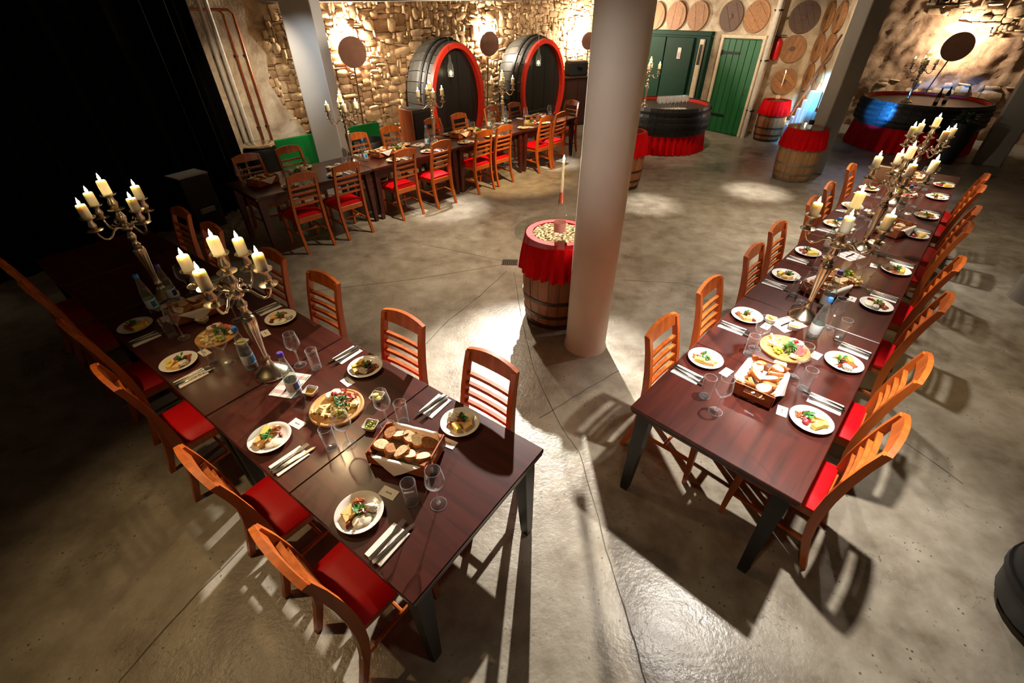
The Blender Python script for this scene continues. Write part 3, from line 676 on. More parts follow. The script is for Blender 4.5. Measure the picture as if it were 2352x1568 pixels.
# ------------------------------------------------------------------ barrels, casks, bars
def barrel_proto(h, rb, rh, mt, hp, open_top=False, skirt=True, name='wine_barrel', sk=(.56, .83)):
    P = Proto(name); n = 20; zs = [0, .12, .3, .5, .7, .88, 1]; rad = [rb - (rb - rh) * (2 * z - 1) ** 2 for z in zs]
    for i in range(n):
        a0, a1 = 2 * pi * i / n + .006, 2 * pi * (i + 1) / n - .006; am = (a0 + a1) / 2; rg = []; pr = .002 * ((i * 7) % 3)
        for z, r in zip(zs, rad):
            r += pr; rg.append([(r * cos(a0), r * sin(a0), z * h), (r * 1.003 * cos(am), r * 1.003 * sin(am), z * h), (r * cos(a1), r * sin(a1), z * h), ((r - .03) * cos(a1), (r - .03) * sin(a1), z * h), ((r - .03) * cos(a0), (r - .03) * sin(a0), z * h)])
        P.part('stave', MB().loft(rg).mesh('stave', mt, 30))
    for z0, z1 in ((.015, .07), (.15, .19), (.33, .37), (.63, .67), (.81, .85), (.93, .985)):
        def rr(z): return rb - (rb - rh) * (2 * z - 1) ** 2 + .007
        P.part('hoop', MB().lathe([(rr(z0) - .008, z0 * h), (rr(z0), z0 * h), (rr(z1), z1 * h), (rr(z1) - .008, z1 * h)], 40, cap0=False, cap1=False).mesh('hoop', hp, 50))
    P.part('head', MB().lathe([(rh - .025, h * (.80 if open_top else .955)), (rh - .025, h * (.82 if open_top else .97))], 32).mesh('head', mt))
    if skirt:
        P.part('cloth_skirt', pleat(lambda z: rb - (rb - rh) * (2 * z / h - 1) ** 2 + .012, sk[0], h + .012, .016, 24, seed=int(h * 100)).mesh('cloth_skirt', 'skirt', 60), label='red pleated cloth tacked around the rim')
        P.part('cloth_rim', MB().ring(rh - .012, 0, (0, 0, h + .004), 36, 4, sq=(.030, .006)).mesh('cloth_rim', 'skirt', 50))
    return P
def pleat(rf, z0, z1, amp, n, seed=0, sx=1, sy=1, flare=.0):
    q = random.Random(seed); m = MB(); N_ = n * 4; K = 6; ph = [q.uniform(.4, 1.3) for _ in range(n)]; rg = []
    for k in range(K):
        z = z0 + (z1 - z0) * k / (K - 1); ring = []
        for i in range(N_):
            a = 2 * pi * i / N_; w = ph[i // 4] * sin(pi / 2 * (i % 4)) * amp * (1.5 - k / (K - 1) * 1.2); r = rf(z) + w + amp + flare * (1 - k / (K - 1))
            zz = z + (q.uniform(-.012, .012) if k == 0 else 0); ring.append((r * cos(a) * sx, r * sin(a) * sy, zz))
        rg.append(ring)
    return m.loft(rg, False, False)
B1 = barrel_proto(.90, .325, .285, 'oak', 'hoop', True)
B2 = barrel_proto(.86, .345, .295, 'oakgrey', 'hoopgrey')
B3 = barrel_proto(.84, .305, .262, 'oak', 'hoop')
CB = V((.44, 3.83, 0))
B1.put('brown oak barrel with red cloth and corks, beside the round column', 'barrel', CB)
B1.put('brown barrel mostly hidden behind the round column', 'barrel', (1.985, 8.0, 0), .4)
B2.put('weathered oak barrel with red cloth, in front of the right pillar', 'barrel', (5.22, 8.36, 0))
B3.put('brown oak barrel with red cloth below the glowing barrel head', 'barrel', (6.15, 11.37, 0))
gt = Proto('glass_top', MB().lathe([(.40, .0), (.402, .004), (.40, .008)], 56).mesh('glass_top', 'pane', 30)); gt.put('round clear glass sheet lying on the cork barrel', 'glass top', (CB.x - .01, CB.y - .02, .925))
gt.put('round glass sheet on the weathered barrel by the pillar', 'glass top', (5.22, 8.36, .877), scale=.86)
ck = single('wine_cork', MB().lathe([(.010, -.022), (.0115, -.020), (.0115, .020), (.010, .022)], 8), 'cork')
q = random.Random(21); n = 0
for layer in (0, 1):
    tries = 0; pts = []
    while len(pts) < (150 if layer else 70) and tries < 6000:
        tries += 1; a = q.uniform(0, 2 * pi); r = .225 * math.sqrt(q.random()); p = V((r * cos(a), r * sin(a), 0))
        if all((p - o).length > (.0265 if layer else .03) for o in pts): pts.append(p)
    for p in pts:
        ck.put('loose wine cork under the glass sheet of the cork barrel', 'cork', CB + p + V((0, 0, .868 + .024 * layer)), group='corks in the barrel top', rot=(pi / 2 + q.uniform(-.22, .22), q.uniform(-.2, .2), q.uniform(0, pi)), scale=(1.25, 1.25, 1.12))
bed = Proto('cork_bed', MB().lathe([(.252, .742), (.25, .855)], 28).mesh('cork_bed', 'pole')); o = bed.put('bed of buried corks under the loose corks in the barrel', 'corks', CB); o['kind'] = 'stuff'

def ell(a, w, h): return (w / 2 * cos(a), h / 2 * sin(a))
def cask(w, h, depth):
    P = Proto('oval_cask'); n = 34; zc = h / 2 + .02
    ys = [0, .25, .5, .75, 1.0]; sc = [1.0, 1.06, 1.085, 1.06, 1.0]
    for i in range(n):
        a0, a1 = 2 * pi * i / n + .006, 2 * pi * (i + 1) / n - .006; rg = []
        for y, k in zip(ys, sc):
            x0, z0 = ell(a0, w * k, h * k); x1, z1 = ell(a1, w * k, h * k); x2, z2 = ell(a1, w * k - .09, h * k - .09); x3, z3 = ell(a0, w * k - .09, h * k - .09)
            rg.append([(x0, y * depth, zc + z0), (x1, y * depth, zc + z1), (x2, y * depth, zc + z2), (x3, y * depth, zc + z3)])
        P.part('stave', MB().loft(rg).mesh('stave', 'caskgrey', 0))
    def ering(w0, w1, h0, h1, y0, y1, mt, nm, N_=56):
        m = MB(); rg = []
        for i in range(N_ + 1):
            a = 2 * pi * i / N_; xo, zo = ell(a, w1, h1); xi, zi = ell(a, w0, h0)
            rg.append([(xi, y0, zc + zi), (xo, y0, zc + zo), (xo, y1, zc + zo), (xi, y1, zc + zi)])
        return fixn(m.loft(rg, False, False).mesh(nm, mt, 35))
    P.part('rim', ering(w - .17, w + .01, h - .17, h + .01, -.05, .06, 'red', 'rim'), label='red painted rim')
    for y, k in ((.16, 1.045), (.33, 1.075)): P.part('hoop', ering(w * k, w * k + .02, h * k, h * k + .02, y * depth, y * depth + .06, 'iron', 'hoop'))
    e = [-1, -.72, -.44, -.15, .15, .44, .72, 1]; W = w / 2 - .085; Hh = h / 2 - .085
    for i in range(7):
        a, b = e[i] * W + .002, e[i + 1] * W - .002; k = []
        for j in range(6): x = a + (b - a) * j / 5; k.append((x, -Hh * math.sqrt(max(0, 1 - (x / W) ** 2)) - 1e-3))
        for j in range(6): x = b + (a - b) * j / 5; k.append((x, Hh * math.sqrt(max(0, 1 - (x / W) ** 2)) + 1e-3))
        P.part('head_plank', fixn(MB().loft([[(x, .055 + .004 * (i % 2), zc + z) for x, z in k], [(x, .09, zc + z) for x, z in k]]).mesh('head_plank', 'caskblack', 0)))
    P.part('cross_bar', MB().box((0, .05, zc - .52), (w * .72, .05, .12), None, .01).mesh('cross_bar', 'caskblack', 0))
    for s in (-1, 1): P.part('cradle', MB().box((s * .4, depth * .5, .06), (.16, depth * .9, .12), None, .01).mesh('cradle', 'caskblack', 0))
    return P
aS = math.atan2(SD.y, SD.x)
o3 = V((-3.057, 5.222)); n3 = V((-.736, .677))
def wallpt(s, k, z=0): p = o3 + SD * s + n3 * k; return V((p.x, p.y, z))
K1 = cask(1.42, 2.02, .76).put('big oval cask with a red rim, beside the dark loudspeaker', 'cask', wallpt(5.05, 1.95), aS)
K2 = cask(1.60, 1.98, .76).put('big oval cask with a red rim, beside the walnut counter', 'cask', wallpt(7.83, 1.95), aS)
def lampbottle(lbl, p):
    P = Proto('bottle_lamp'); P.part('glass', MB().lathe([(.05, -.16), (.055, -.14), (.055, .02), (.022, .10), (.018, .20)], 14).mesh('glass', 'bottle'))
    P.part('bulb', MB().blob((0, 0, -.10), (.055, .055, .08), 10, 7).mesh('bulb', glow_bottle)); P.part('wire', MB().tube([(0, 0, .18), (0, 0, 3.05 - p.z)], .004, 5).mesh('wire', 'iron')); P.put(lbl, 'lamp', p)
glow_bottle = glow('bottle_bulb', (1, .80, .45, 1), 14)
lampbottle('lit glass bottle lamp hanging before the cask by the loudspeaker', wallpt(4.83, 1.86, 1.66)); lampbottle('lit glass bottle lamp hanging before the cask by the counter', wallpt(7.52, 1.86, 1.66))

def bar_proto(rx, ry, h, z0):
    P = Proto('cask_bar'); n = 40; zs = [0, .3, .6, 1]; k = [.97, 1.0, 1.0, .96]
    for i in range(n):
        a0, a1 = 2 * pi * i / n + .004, 2 * pi * (i + 1) / n - .004; rg = []
        for z, s in zip(zs, k):
            Z = z0 + (h - z0) * z; rg.append([(rx * s * cos(a0), ry * s * sin(a0), Z), (rx * s * cos(a1), ry * s * sin(a1), Z), ((rx * s - .05) * cos(a1), (ry * s - .05) * sin(a1), Z), ((rx * s - .05) * cos(a0), (ry * s - .05) * sin(a0), Z)])
        P.part('stave', MB().loft(rg).mesh('stave', 'caskblack', 0))
    for z in (.12, .34, .56, .78): P.part('hoop', MB().lathe([(.992 + .008 * (z > .2) * (z < .7), 0), (1.004 + .006 * (z > .2) * (z < .7), 0), (1.004, .05), (.99, .05)], 56, (0, 0, z0 + (h - z0) * z), rx, ry, False, False).mesh('hoop', 'iron', 40))
    P.part('counter', MB().lathe([(.93, 0), (.93, .03)], 48, (0, 0, h - .10), rx, ry).mesh('counter', 'caskblack', 40))
    P.part('rim', MB().ring(1, 0, (0, 0, h - .055), 56, 4, rx * .905, ry * .905, sq=(.010, .042)).mesh('rim', 'red', 50), label='red painted inner rim')
    P.part('cloth_skirt', pleat(lambda z: rx * .93, .01, z0 + .03, 0.024, 44, 3, 1, ry / rx, .03).mesh('cloth_skirt', 'skirt', 60), label='red pleated cloth below the staves')
    return P
BB = bar_proto(.95, .95, .90, .38)
BB.put('round black cask bar with red rim and red skirt, before the green doors', 'bar', (3.45, 10.86, 0))
bar_proto(1.20, 1.15, .95, .48).put('round dark cask bar with red skirt, lit blue on one side', 'bar', (9.02, 10.72, 0))
# glasses lined up on paper on the first bar
sh = single('paper_sheet', MB().box((0, 0, .001), (.62, .34, .002), RZ(.25)), 'paper', 0); sh.put('white paper spread under the glasses on the round bar', 'paper', (3.42, 10.40, .832))
WGB = []
for r in range(2):
    for i in range(8): WGB.append(('clean empty wine glass, %s row on the round bar' % ('front', 'middle', 'back')[r], 'glass', (3.14 + i * .086 - r * .01, 10.32 + r * .092 + i * .022, .834)))
# ---- green board, speakers, drum, tub, counter
def wbox(s, k, z, w, d, h, ch=.006): return MB().box(wallpt(s, k, z), (w, d, h), RZ(aS), ch)
P = Proto('green_bench_back'); P.part('panel', wbox(2.18, 2.06, .60, 1.94, .05, .62, .012).mesh('panel', 'greenfelt', 0))
for s in (1.4, 2.1, 2.95): P.part('leg', wbox(s, 2.08, .16, .05, .05, .32).mesh('leg', 'iron', 0))
P.part('end_cap', MB().lathe([(.03, -.03), (.045, 0), (.03, .03)], 10, wallpt(3.16, 2.06, .90)).mesh('end_cap', 'white')); P.put('long green felt board standing behind the chairs by the wall', 'board')
P = Proto('floor_loudspeaker'); P.part('body', wbox(3.95, 1.98, .53, .46, .42, 1.04, .01).mesh('body', 'speaker', 0)); P.part('side_panel', MB().box(wallpt(3.715, 1.98, .53), (.02, .42, 1.03), RZ(aS), .004).mesh('side_panel', 'speakerside', 0), label='orange wood side panel')
P.part('grille', wbox(3.95, 1.76, .55, .40, .015, .92, .004).mesh('grille', 'gluehaze', 0)); P.put('tall dark loudspeaker with an orange wood side, beside the cask', 'speaker')
P = Proto('ribbed_drum'); c = wallpt(1.06, 2.30)
P.part('body', MB().lathe([(.24, .02), (.26, .05)] + [(.26 + .012 * (k % 2), .08 + k * .045) for k in range(16)] + [(.25, .82)], 26, c).mesh('body', 'rubber', 50)); P.part('lid', MB().lathe([(.26, .82), (.265, .84), (.24, .86), (.1, .865)], 26, c).mesh('lid', 'silver', 40), label='shiny metal lid'); P.put('black ribbed drum with a metal lid, by the white pipes', 'drum')
P = Proto('tub_chair'); c = wallpt(2.60, 1.60)
P.part('shell', MB().lathe([(.22, .10), (.27, .45), (.29, .74), (.27, .76), (.25, .74), (.23, .46)], 22, c, cap0=True, cap1=False).mesh('shell', 'rubber', 50)); P.part('seat', MB().lathe([(.23, .38), (.22, .44)], 20, c).mesh('seat', 'speaker')); P.put('dark round tub chair behind the wall table', 'tub chair')
P = Proto('stage_loudspeaker'); c = V((-4.50, 6.28, 0)); Rz = RZ(RAD(60))
P.part('body', MB().box(c + V((0, 0, .37)), (.40, .32, .74), Rz, .012).mesh('body', 'speaker', 0)); P.part('top_edge', MB().box(c + V((0, 0, .75)), (.41, .33, .02), Rz, .004).mesh('top_edge', 'pillardark', 0)); P.part('carry_handle', MB().box(c + V((.15, -.09, .28)), (.20, .03, .07), Rz, .006).mesh('carry_handle', 'pillardark', 0)); P.put('black loudspeaker box in the dark against the curtain', 'speaker')
P = Proto('counter_cabinet'); cb = V((1.86, 13.42, 0)); Ra = RZ(RAD(22)); fx = lambda x, y, z: cb + Ra @ V((x, y, z))
P.part('body', MB().box(fx(0, .05, .56), (1.15, .55, 1.12), Ra, .01).mesh('body', 'cabinet', 0)); P.part('counter_top', MB().box(fx(0, .03, 1.14), (1.2, .62, .04), Ra, .008).mesh('counter_top', 'cabinet', 0))
for i in range(3): P.part('door', MB().box(fx(-.37 + i * .37, -.235, .56), (.34, .02, .98), Ra, .008).mesh('door', 'cabinet', 0))
P.put('dark walnut counter cabinet between the cask and the round column', 'cabinet')
P = Proto('coffee_machine'); P.part('body', MB().box(fx(-.12, .05, 1.31), (.52, .34, .30), Ra, .02).mesh('body', 'speaker', 0)); P.part('lid', MB().box(fx(-.12, .05, 1.475), (.46, .30, .03), Ra, .01).mesh('lid', 'hoopgrey', 0)); P.part('spout', MB().box(fx(-.12, -.15, 1.36), (.12, .08, .06), Ra, .01).mesh('spout', 'iron', 0)); P.put('black appliance with a grey lid on the walnut counter', 'machine')
P = Proto('candlestick', None); c = fx(.35, -.05, 1.16); P.part('stem', MB().lathe([(.07, 0), (.07, .015), (.02, .04), (.014, .2), (.024, .3), (.013, .4), (.026, .56), (.03, .62)], 14, c).mesh('stem', 'silver')); P.part('drip_pan', MB().lathe([(.05, .62), (.055, .635)], 14, c).mesh('drip_pan', 'silver')); P.put('slim silver candlestick standing on the walnut counter', 'candlestick')
P = Proto('planter_tub'); c = V((2.78, .90, 0)); P.part('tub', MB().lathe([(.22, 0), (.28, .08), (.31, .24), (.30, .36), (.30, .42), (.265, .42), (.26, .34)], 28, c, cap1=False).mesh('tub', 'rubber', 50)); P.part('earth', MB().lathe([(.262, .33), (.1, .345)], 24, c).mesh('earth', 'gluehaze')); P.part('hoop', MB().ring(.312, 0, c + V((0, 0, .25)), 28, 4, sq=(.006, .02)).mesh('hoop', 'iron', 40)); P.put('black round tub on the floor, cut by the frame edge', 'tub')
P = Proto('floor_drain'); P.part('frame', MB().box((0, 0, .003), (.20, .15, .006), None, .001).mesh('frame', 'drain', 0))
for i in range(7): P.part('bar', MB().box((-.075 + i * .025, 0, .0075), (.012, .12, .004), None, .001).mesh('bar', 'iron', 0))
P.put('small steel floor drain left of the cork barrel', 'drain', (-.02, 5.02, 0), -.06)
P = Proto('fern_plant'); q = random.Random(2)
P.part('pot', MB().lathe([(.14, .0), (.2, .4), (.22, .75), (.2, .75)], 18, cap1=True).mesh('pot', 'rubber')); lf = MB()
for i in range(70):
    a = q.uniform(0, 2 * pi); e = q.uniform(.2, 1.2); L = q.uniform(.2, .36); d = V((cos(a) * cos(e), sin(a) * cos(e), sin(e))); b = V((0, 0, .75)); s = V((-sin(a), cos(a), 0)) * .03
    lf.add([b, b + d * L * .5 + s, b + d * L - V((0, 0, .1)), b + d * L * .5 - s], [(0, 1, 2, 3)])
P.part('foliage', lf.mesh('foliage', 'fern', 0), kind='stuff'); P.put('dark fern in a black pot beside the blue-lit bar', 'plant', (8.80, 9.28, 0))
P = Proto('ceiling_lantern'); c = V((6.62, 8.42, 2.60))
for (x, y) in ((-.16, -.08), (.16, -.08), (.16, .08), (-.16, .08)): P.part('post', MB().box(c + V((x, y, .12)), (.02, .02, .30), None, .003).mesh('post', 'iron', 0))
for z in (-.03, .25): P.part('frame', MB().box(c + V((0, -.08, z)), (.36, .025, .03)).box(c + V((0, .08, z)), (.36, .025, .03)).box(c + V((-.17, 0, z)), (.025, .17, .03)).box(c + V((.17, 0, z)), (.025, .17, .03)).mesh('frame', 'hoopgrey', 0))
P.part('lamp_head', MB().lathe([(.05, .0), (.06, .1), (.03, .16)], 10, c).mesh('lamp_head', 'speaker')); P.put('black metal frame lamp hung at the beam before the far wall', 'lamp')
# ---- uplights: a bulb on a pole behind a round wooden shield
def uplight(p, base, face, r, label, watts):
    P = Proto('shield_lamp'); p = V(p); f = V((face[0], face[1], .0)).normalized(); tilt = V((f.x, f.y, -.12)).normalized()
    Rm = tilt.to_track_quat('Z', 'Y').to_matrix()
    P.part('pole', MB().tube([V((base[0], base[1], .02)), p - f * .06], .013, 8).mesh('pole', 'pole')); P.part('foot', MB().lathe([(.15, 0), (.15, .02), (.03, .04)], 18, (base[0], base[1], 0)).mesh('foot', 'iron'))
    m = MB().lathe([(r * .98, -.012), (r, 0), (r * .97, .014)], 36); m.v = [tuple(Rm @ V(v) + p) for v in m.v]; P.part('shield', m.mesh('shield', 'lampdisc', 40), label='round wooden shield')
    b = P.part('socket', MB().tube([p - f * .03, p - f * .12 + V((0, 0, .02))], .02, 8).mesh('socket', 'iron')); P.part('bulb', MB().blob(p - f * .15 + V((0, 0, .04)), (.07, .07, .09), 10, 7).mesh('bulb', 'bulb'), b)
    P.put(label, 'lamp'); point(p - f * .16 + V((0, 0, .16)), watts, (1, .90, .74), .06)
fS = (SN.x * .6 - .05, SN.y * .8 - .25)
uplight((-2.80, 9.36, 1.955), wallpt(3.04, 2.45), fS, .245, 'round wooden shield lamp on a pole, beside the left pillar', 380)
uplight((-.455, 11.89, 1.93), wallpt(6.6, 2.72), fS, .235, 'round wooden shield lamp on a pole, between the two casks', 300)
uplight((2.13, 14.25, 1.86), (2.13, 14.3), (.1, -.9), .2, 'round shield lamp above the walnut counter', 300)
uplight((9.87, 11.58, 1.825), (9.72, 11.92), (-.62, -.75), .275, 'round wooden shield lamp behind the blue-lit bar', 105)
# ------------------------------------------------------------------ candelabras and candles
def candelabra_proto():
    P = Proto('candelabra')
    prof = [(.098, 0), (.100, .008), (.094, .018), (.078, .030), (.060, .046), (.036, .066), (.026, .088), (.022, .110), (.028, .120), (.022, .130), (.018, .150), (.020, .20), (.026, .27), (.034, .35), (.038, .395), (.034, .415), (.022, .425), (.030, .437), (.022, .450), (.018, .470), (.026, .485), (.030, .505), (.020, .520), (.016, .535), (.034, .555), (.038, .572), (.030, .590), (.020, .602), (.028, .622), (.033, .645), (.022, .668), (.016, .685)]
    P.part('stem', MB().lathe(prof, 24, flute=.05, fl=(9, 15)).mesh('stem', 'silver', 50))
    P.part('drip_dish', MB().lathe([(.012, .685), (.048, .698), (.050, .703), (.014, .708)], 20).mesh('drip_dish', 'silver', 50))
    P.part('socket', MB().lathe([(.012, .705), (.024, .725), (.028, .745), (.018, .770), (.020, .785), (.045, .800), (.046, .807), (.028, .806)], 20).mesh('socket', 'silver', 50))
    for k in range(4):
        a = pi / 4 + k * pi / 2; d = V((cos(a), sin(a), 0)); pts = [d * r + V((0, 0, z)) for r, z in ((.025, .572), (.055, .588), (.085, .578), (.11, .552), (.14, .538), (.17, .552), (.186, .585), (.19, .610))]
        arm = P.part('arm', MB().tube(pts, [.009, .009, .008, .008, .008, .008, .007, .007], 7).tube([d * r + V((0, 0, z)) for r, z in ((.075, .583), (.09, .605), (.075, .618), (.066, .605))], .005, 6).mesh('arm', 'silver', 60))
        c = d * .19
        P.part('drip_dish', MB().lathe([(.010, .606), (.046, .620), (.048, .625), (.014, .630)], 18, c).mesh('drip_dish', 'silver', 50), arm)
        P.part('socket', MB().lathe([(.010, .626), (.022, .645), (.025, .660), (.016, .680), (.018, .695), (.044, .708), (.045, .715), (.026, .714)], 18, c).mesh('socket', 'silver', 50), arm)
    return P
CD = candelabra_proto()
def candle_proto(r, h, name='pillar_candle'):
    P = Proto(name, MB().lathe([(r * .96, 0), (r, .006), (r, h - .008), (r * .9, h - .001), (r * .55, h - .007), (.003, h - .009)], 20, cap1=True).mesh(name, 'wax', 50))
    P.part('wick', MB().tube([(0, 0, h - .01), (.001, 0, h + .006)], .0016, 5).mesh('wick', 'wick'))
    P.part('flame', MB().lathe([(.002, h + .003), (.0085, h + .012), (.0075, h + .022), (.003, h + .036), (.0006, h + .046)], 8).mesh('flame', 'flame'))
    return P
CN = candle_proto(.0285, .088); TP = candle_proto(.011, .26, 'taper_candle')
def candelabra(p, rz, where, ident):
    CD.put('tall five-armed silver candelabra ' + where, 'candelabra', p, rz, 'silver candelabras')
    names = ['centre', 'first outer', 'second outer', 'third outer', 'fourth outer']
    for k in range(5):
        a = rz + pi / 4 + (k - 1) * pi / 2; off = V((0, 0, .806)) if k == 0 else V((.19 * cos(a), .19 * sin(a), .714))
        CN.put('lit cream %s candle, candelabra %s' % ('centre' if k == 0 else 'outer', ident), 'candle', p + off, q.uniform(0, 6), 'candles of the candelabra ' + ident, scale=(1, 1, q.uniform(.88, 1.06)))
candelabra(T1.w(1.683, .42, TOP), RAD(-44), 'at the first table joint of the left row', 'at the left row, near')
candelabra(T1.w(3.235, .43, TOP), RAD(29), 'standing before the black curtain', 'before the curtain')
candelabra(T2.w(1.635, .47, TOP), RAD(7), 'nearest on the right table row', 'right row, near')
candelabra(T2.w(3.19, .43, TOP), RAD(21), 'in the middle of the right table row', 'right row, middle')
candelabra(T2.w(4.80, .44, TOP), RAD(38), 'at the far end of the right table row', 'right row, far')
candelabra(T3.w(1.60, .42, TOP), RAD(72), 'on the wall table before the left pillar', 'wall table, pillar')
candelabra(T3.w(3.13, .42, TOP), RAD(68), 'on the wall table before the first cask', 'wall table, middle')
candelabra(T3.w(4.85, .50, TOP), RAD(40), 'on the wall table between the casks', 'wall table, far')
candelabra(V((2.92, 10.72, .832)), .4, 'on the round bar, half behind the column', 'round bar')
candelabra(V((8.62, 10.72, .882)), .3, 'on the blue-lit bar', 'blue-lit bar')

# ------------------------------------------------------------------ bottles and glasses
def bottle_proto(cap, lab):
    P = Proto('water_bottle'); P.part('glass', MB().lathe([(.030, .0), (.036, .006), (.037, .03), (.037, .125), (.033, .17), (.022, .225), (.0145, .265), (.0145, .292)], 20, cap1=False).mesh('glass', 'bottle', 50))
    P.part('water', MB().lathe([(.028, .004), (.0345, .010), (.0345, .125), (.031, .168), (.027, .19)], 16).mesh('water', 'water', 50))
    P.part('cap', MB().lathe([(.0165, .283), (.017, .287), (.017, .306), (.014, .311)], 16).mesh('cap', cap, 50))
    l = P.part('label', MB().lathe([(.0376, .045), (.0378, .046), (.0378, .115), (.0376, .116)], 24, cap0=False, cap1=False).mesh('label', 'labelwhite', 50))
    m = MB(); rg = []
    for i in range(9): a = -2.2 + i * .26; rg.append([(.0385 * cos(a), .0385 * sin(a), .058), (.0385 * cos(a), .0385 * sin(a), .104)])
    m.loft(rg, False, False, False); P.part('label_print', m.mesh('label_print', lab, 50), l)
    m = MB(); rg = []
    for i in range(3): a = -1.35 + i * .13; rg.append([(.039 * cos(a), .039 * sin(a), .066), (.039 * cos(a), .039 * sin(a), .098)])
    m.loft(rg, False, False, False); P.part('label_mark', m.mesh('label_mark', 'paper', 50), l); return P
BBL, BPU = bottle_proto('capblue', 'labelblue'), bottle_proto('cappurple', 'labelnavy')
def bottles(T, k, L):
    for s, t, kind, where in L:
        (BBL if kind == 'blue' else BPU).put('glass water bottle with %s cap, %s' % (kind, where), 'bottle', T.w(s, t, TOP), (1.4 if k == 1 else .8) + q.uniform(-.3, .3), 'water bottles')
bottles(T1, 1, [(1.389, .40, 'purple', 'beside the menu sheet on the left row'), (1.831, .375, 'blue', 'beside the first candelabra of the left row'), (3.046, .295, 'blue', 'left row, before the curtain candelabra'), (3.094, .45, 'purple', 'left row, behind the second bread crate')])
bottles(T2, 2, [(1.407, .35, 'blue', 'beside the nearest menu of the right row'), (1.86, .40, 'purple', 'right row, between candelabra and bread crate'), (2.96, .66, 'blue', 'right row, left of the middle candelabra'), (3.72, .46, 'purple', 'right row, behind the middle candelabra'), (4.45, .36, 'blue', 'right row, before the far candelabra')])
bottles(T3, 3, [(1.80, .42, 'blue', 'wall table, by the first candelabra'), (2.98, .44, 'blue', 'wall table, before the middle candelabra'), (4.60, .62, 'blue', 'wall table, before the candelabra between casks'), (5.10, .66, 'blue', 'wall table, behind the candelabra between casks')])
WG = Proto('wine_glass')
WG.part('bowl', MB().lathe([(.006, .108), (.010, .118), (.030, .138), (.043, .160), (.044, .172), (.040, .205), (.034, .243), (.0335, .243), (.0395, .205), (.0432, .172), (.042, .161), (.029, .1395), (.008, .1205), (.002, .119)], 28, cap1=False).mesh('bowl', 'clear', 60))
WG.part('stem', MB().lathe([(.010, .009), (.0052, .020), (.0040, .05), (.0042, .095), (.0075, .112)], 12).mesh('stem', 'glintglass', 60))
WG.part('foot', MB().lathe([(.036, .0), (.037, .002), (.022, .006), (.008, .012)], 28).mesh('foot', 'clear', 60)); WG.part('foot_glint', MB().ring(.0362, .0011, (0, 0, .0018), 30, 5).mesh('foot_glint', 'glintglass', 60))  # the ring paints a bright highlight along the foot
WG.part('lip_glint', MB().ring(.0338, .0009, (0, 0, .2432), 30, 5).mesh('lip_glint', 'glintglass', 60))  # ring put in as the painted highlight of the rim
WGS = Proto('wine_glass', MB().lathe([(.036, .0), (.037, .002), (.020, .006), (.006, .012), (.0042, .03), (.0042, .105), (.010, .118), (.030, .138), (.043, .160), (.044, .172), (.040, .205), (.034, .243), (.0335, .243), (.0395, .205), (.0432, .172), (.042, .161), (.029, .1395), (.008, .1205), (.002, .119)], 24, cap1=False).mesh('wine_glass', 'glintglass', 60))  # whole glass in the whitened material, highlights painted in
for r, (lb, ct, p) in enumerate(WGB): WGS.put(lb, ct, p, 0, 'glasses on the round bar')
TB = Proto('tumbler'); TB.part('wall', MB().lathe([(.028, .0), (.030, .003), (.0335, .145), (.0325, .145), (.0288, .016), (.0, .015)], 24, cap1=False).mesh('wall', 'tumbler', 50)); TB.part('base', MB().lathe([(.0275, .002), (.0285, .013)], 20).mesh('base', 'water', 40))
TB.part('lip_glint', MB().ring(.033, .0010, (0, 0, .1452), 28, 5).mesh('lip_glint', 'glintglass', 60)); TB.part('base_glint', MB().ring(.0285, .0016, (0, 0, .004), 28, 5).mesh('base_glint', 'glintglass', 60))  # both rings are painted highlights at rim and base
m = MB(); rg = []
for i in range(7): a = -.75 + i * .25; rg.append([(.0345 * cos(a), .0345 * sin(a), .105 + .010 * (1 - (a / .75) ** 2)), (.0345 * cos(a), .0345 * sin(a), .112 + .010 * (1 - (a / .75) ** 2))])
TB.part('printed_arc', m.loft(rg, False, False, False).mesh('printed_arc', 'paper', 0))

# ------------------------------------------------------------------ plates, cutlery, napkins, cards
PL_ = single('plate', MB().lathe([(.060, .0), (.066, .002), (.088, .012), (.105, .021), (.1065, .0225), (.104, .0235), (.086, .0155), (.062, .0065), (.0, .006)], 40, cap1=False), 'porcelain', 60)
NP = Proto('napkin', MB().box((0, 0, .002), (.098, .168, .004), None, .0015).mesh('napkin', 'paper', 0)); NP.part('fold', MB().box((.018, 0, .0052), (.060, .166, .0022), None, .0008).mesh('fold', 'paper', 0))
m = MB(); rg = []
for y, w, z in ((-.10, .006, .002), (-.095, .009, .003), (-.06, .0065, .004), (-.01, .0042, .005), (.03, .004, .004), (.045, .008, .003), (.062, .012, .0035), (.070, .0115, .004)): rg.append([(-w, y, z), (w, y, z), (w, y, z + .0022), (-w, y, z + .0022)])
m.loft(rg)
for i in range(4):
    x = -.0095 + i * .00633; m.loft([[(x - .0017, .068, .004), (x + .0017, .068, .004), (x + .0017, .068, .0062), (x - .0017, .068, .0062)], [(x - .0015, .105, .0045), (x + .0015, .105, .0045), (x + .0015, .105, .0062), (x - .0015, .105, .0062)]])
FK = single('fork', m, 'steel', 35)
m = MB(); rg = []
for y, w, h in ((-.11, .006, .003), (-.105, .009, .006), (-.05, .0075, .006), (.005, .006, .005), (.012, .009, .003), (.06, .0105, .002), (.095, .009, .002), (.112, .002, .0015)): rg.append([(-w, y, .001), (w * (1 if y < .01 else .72), y, .001), (w * (1 if y < .01 else .72), y, .001 + h), (-w, y, .001 + h)])
KN = single('knife', m.loft(rg), 'steel', 35)
CA = Proto('name_card', MB().box((0, 0, .0012), (.085, .052, .0024)).mesh('name_card', 'paper', 0))
tx = MB()
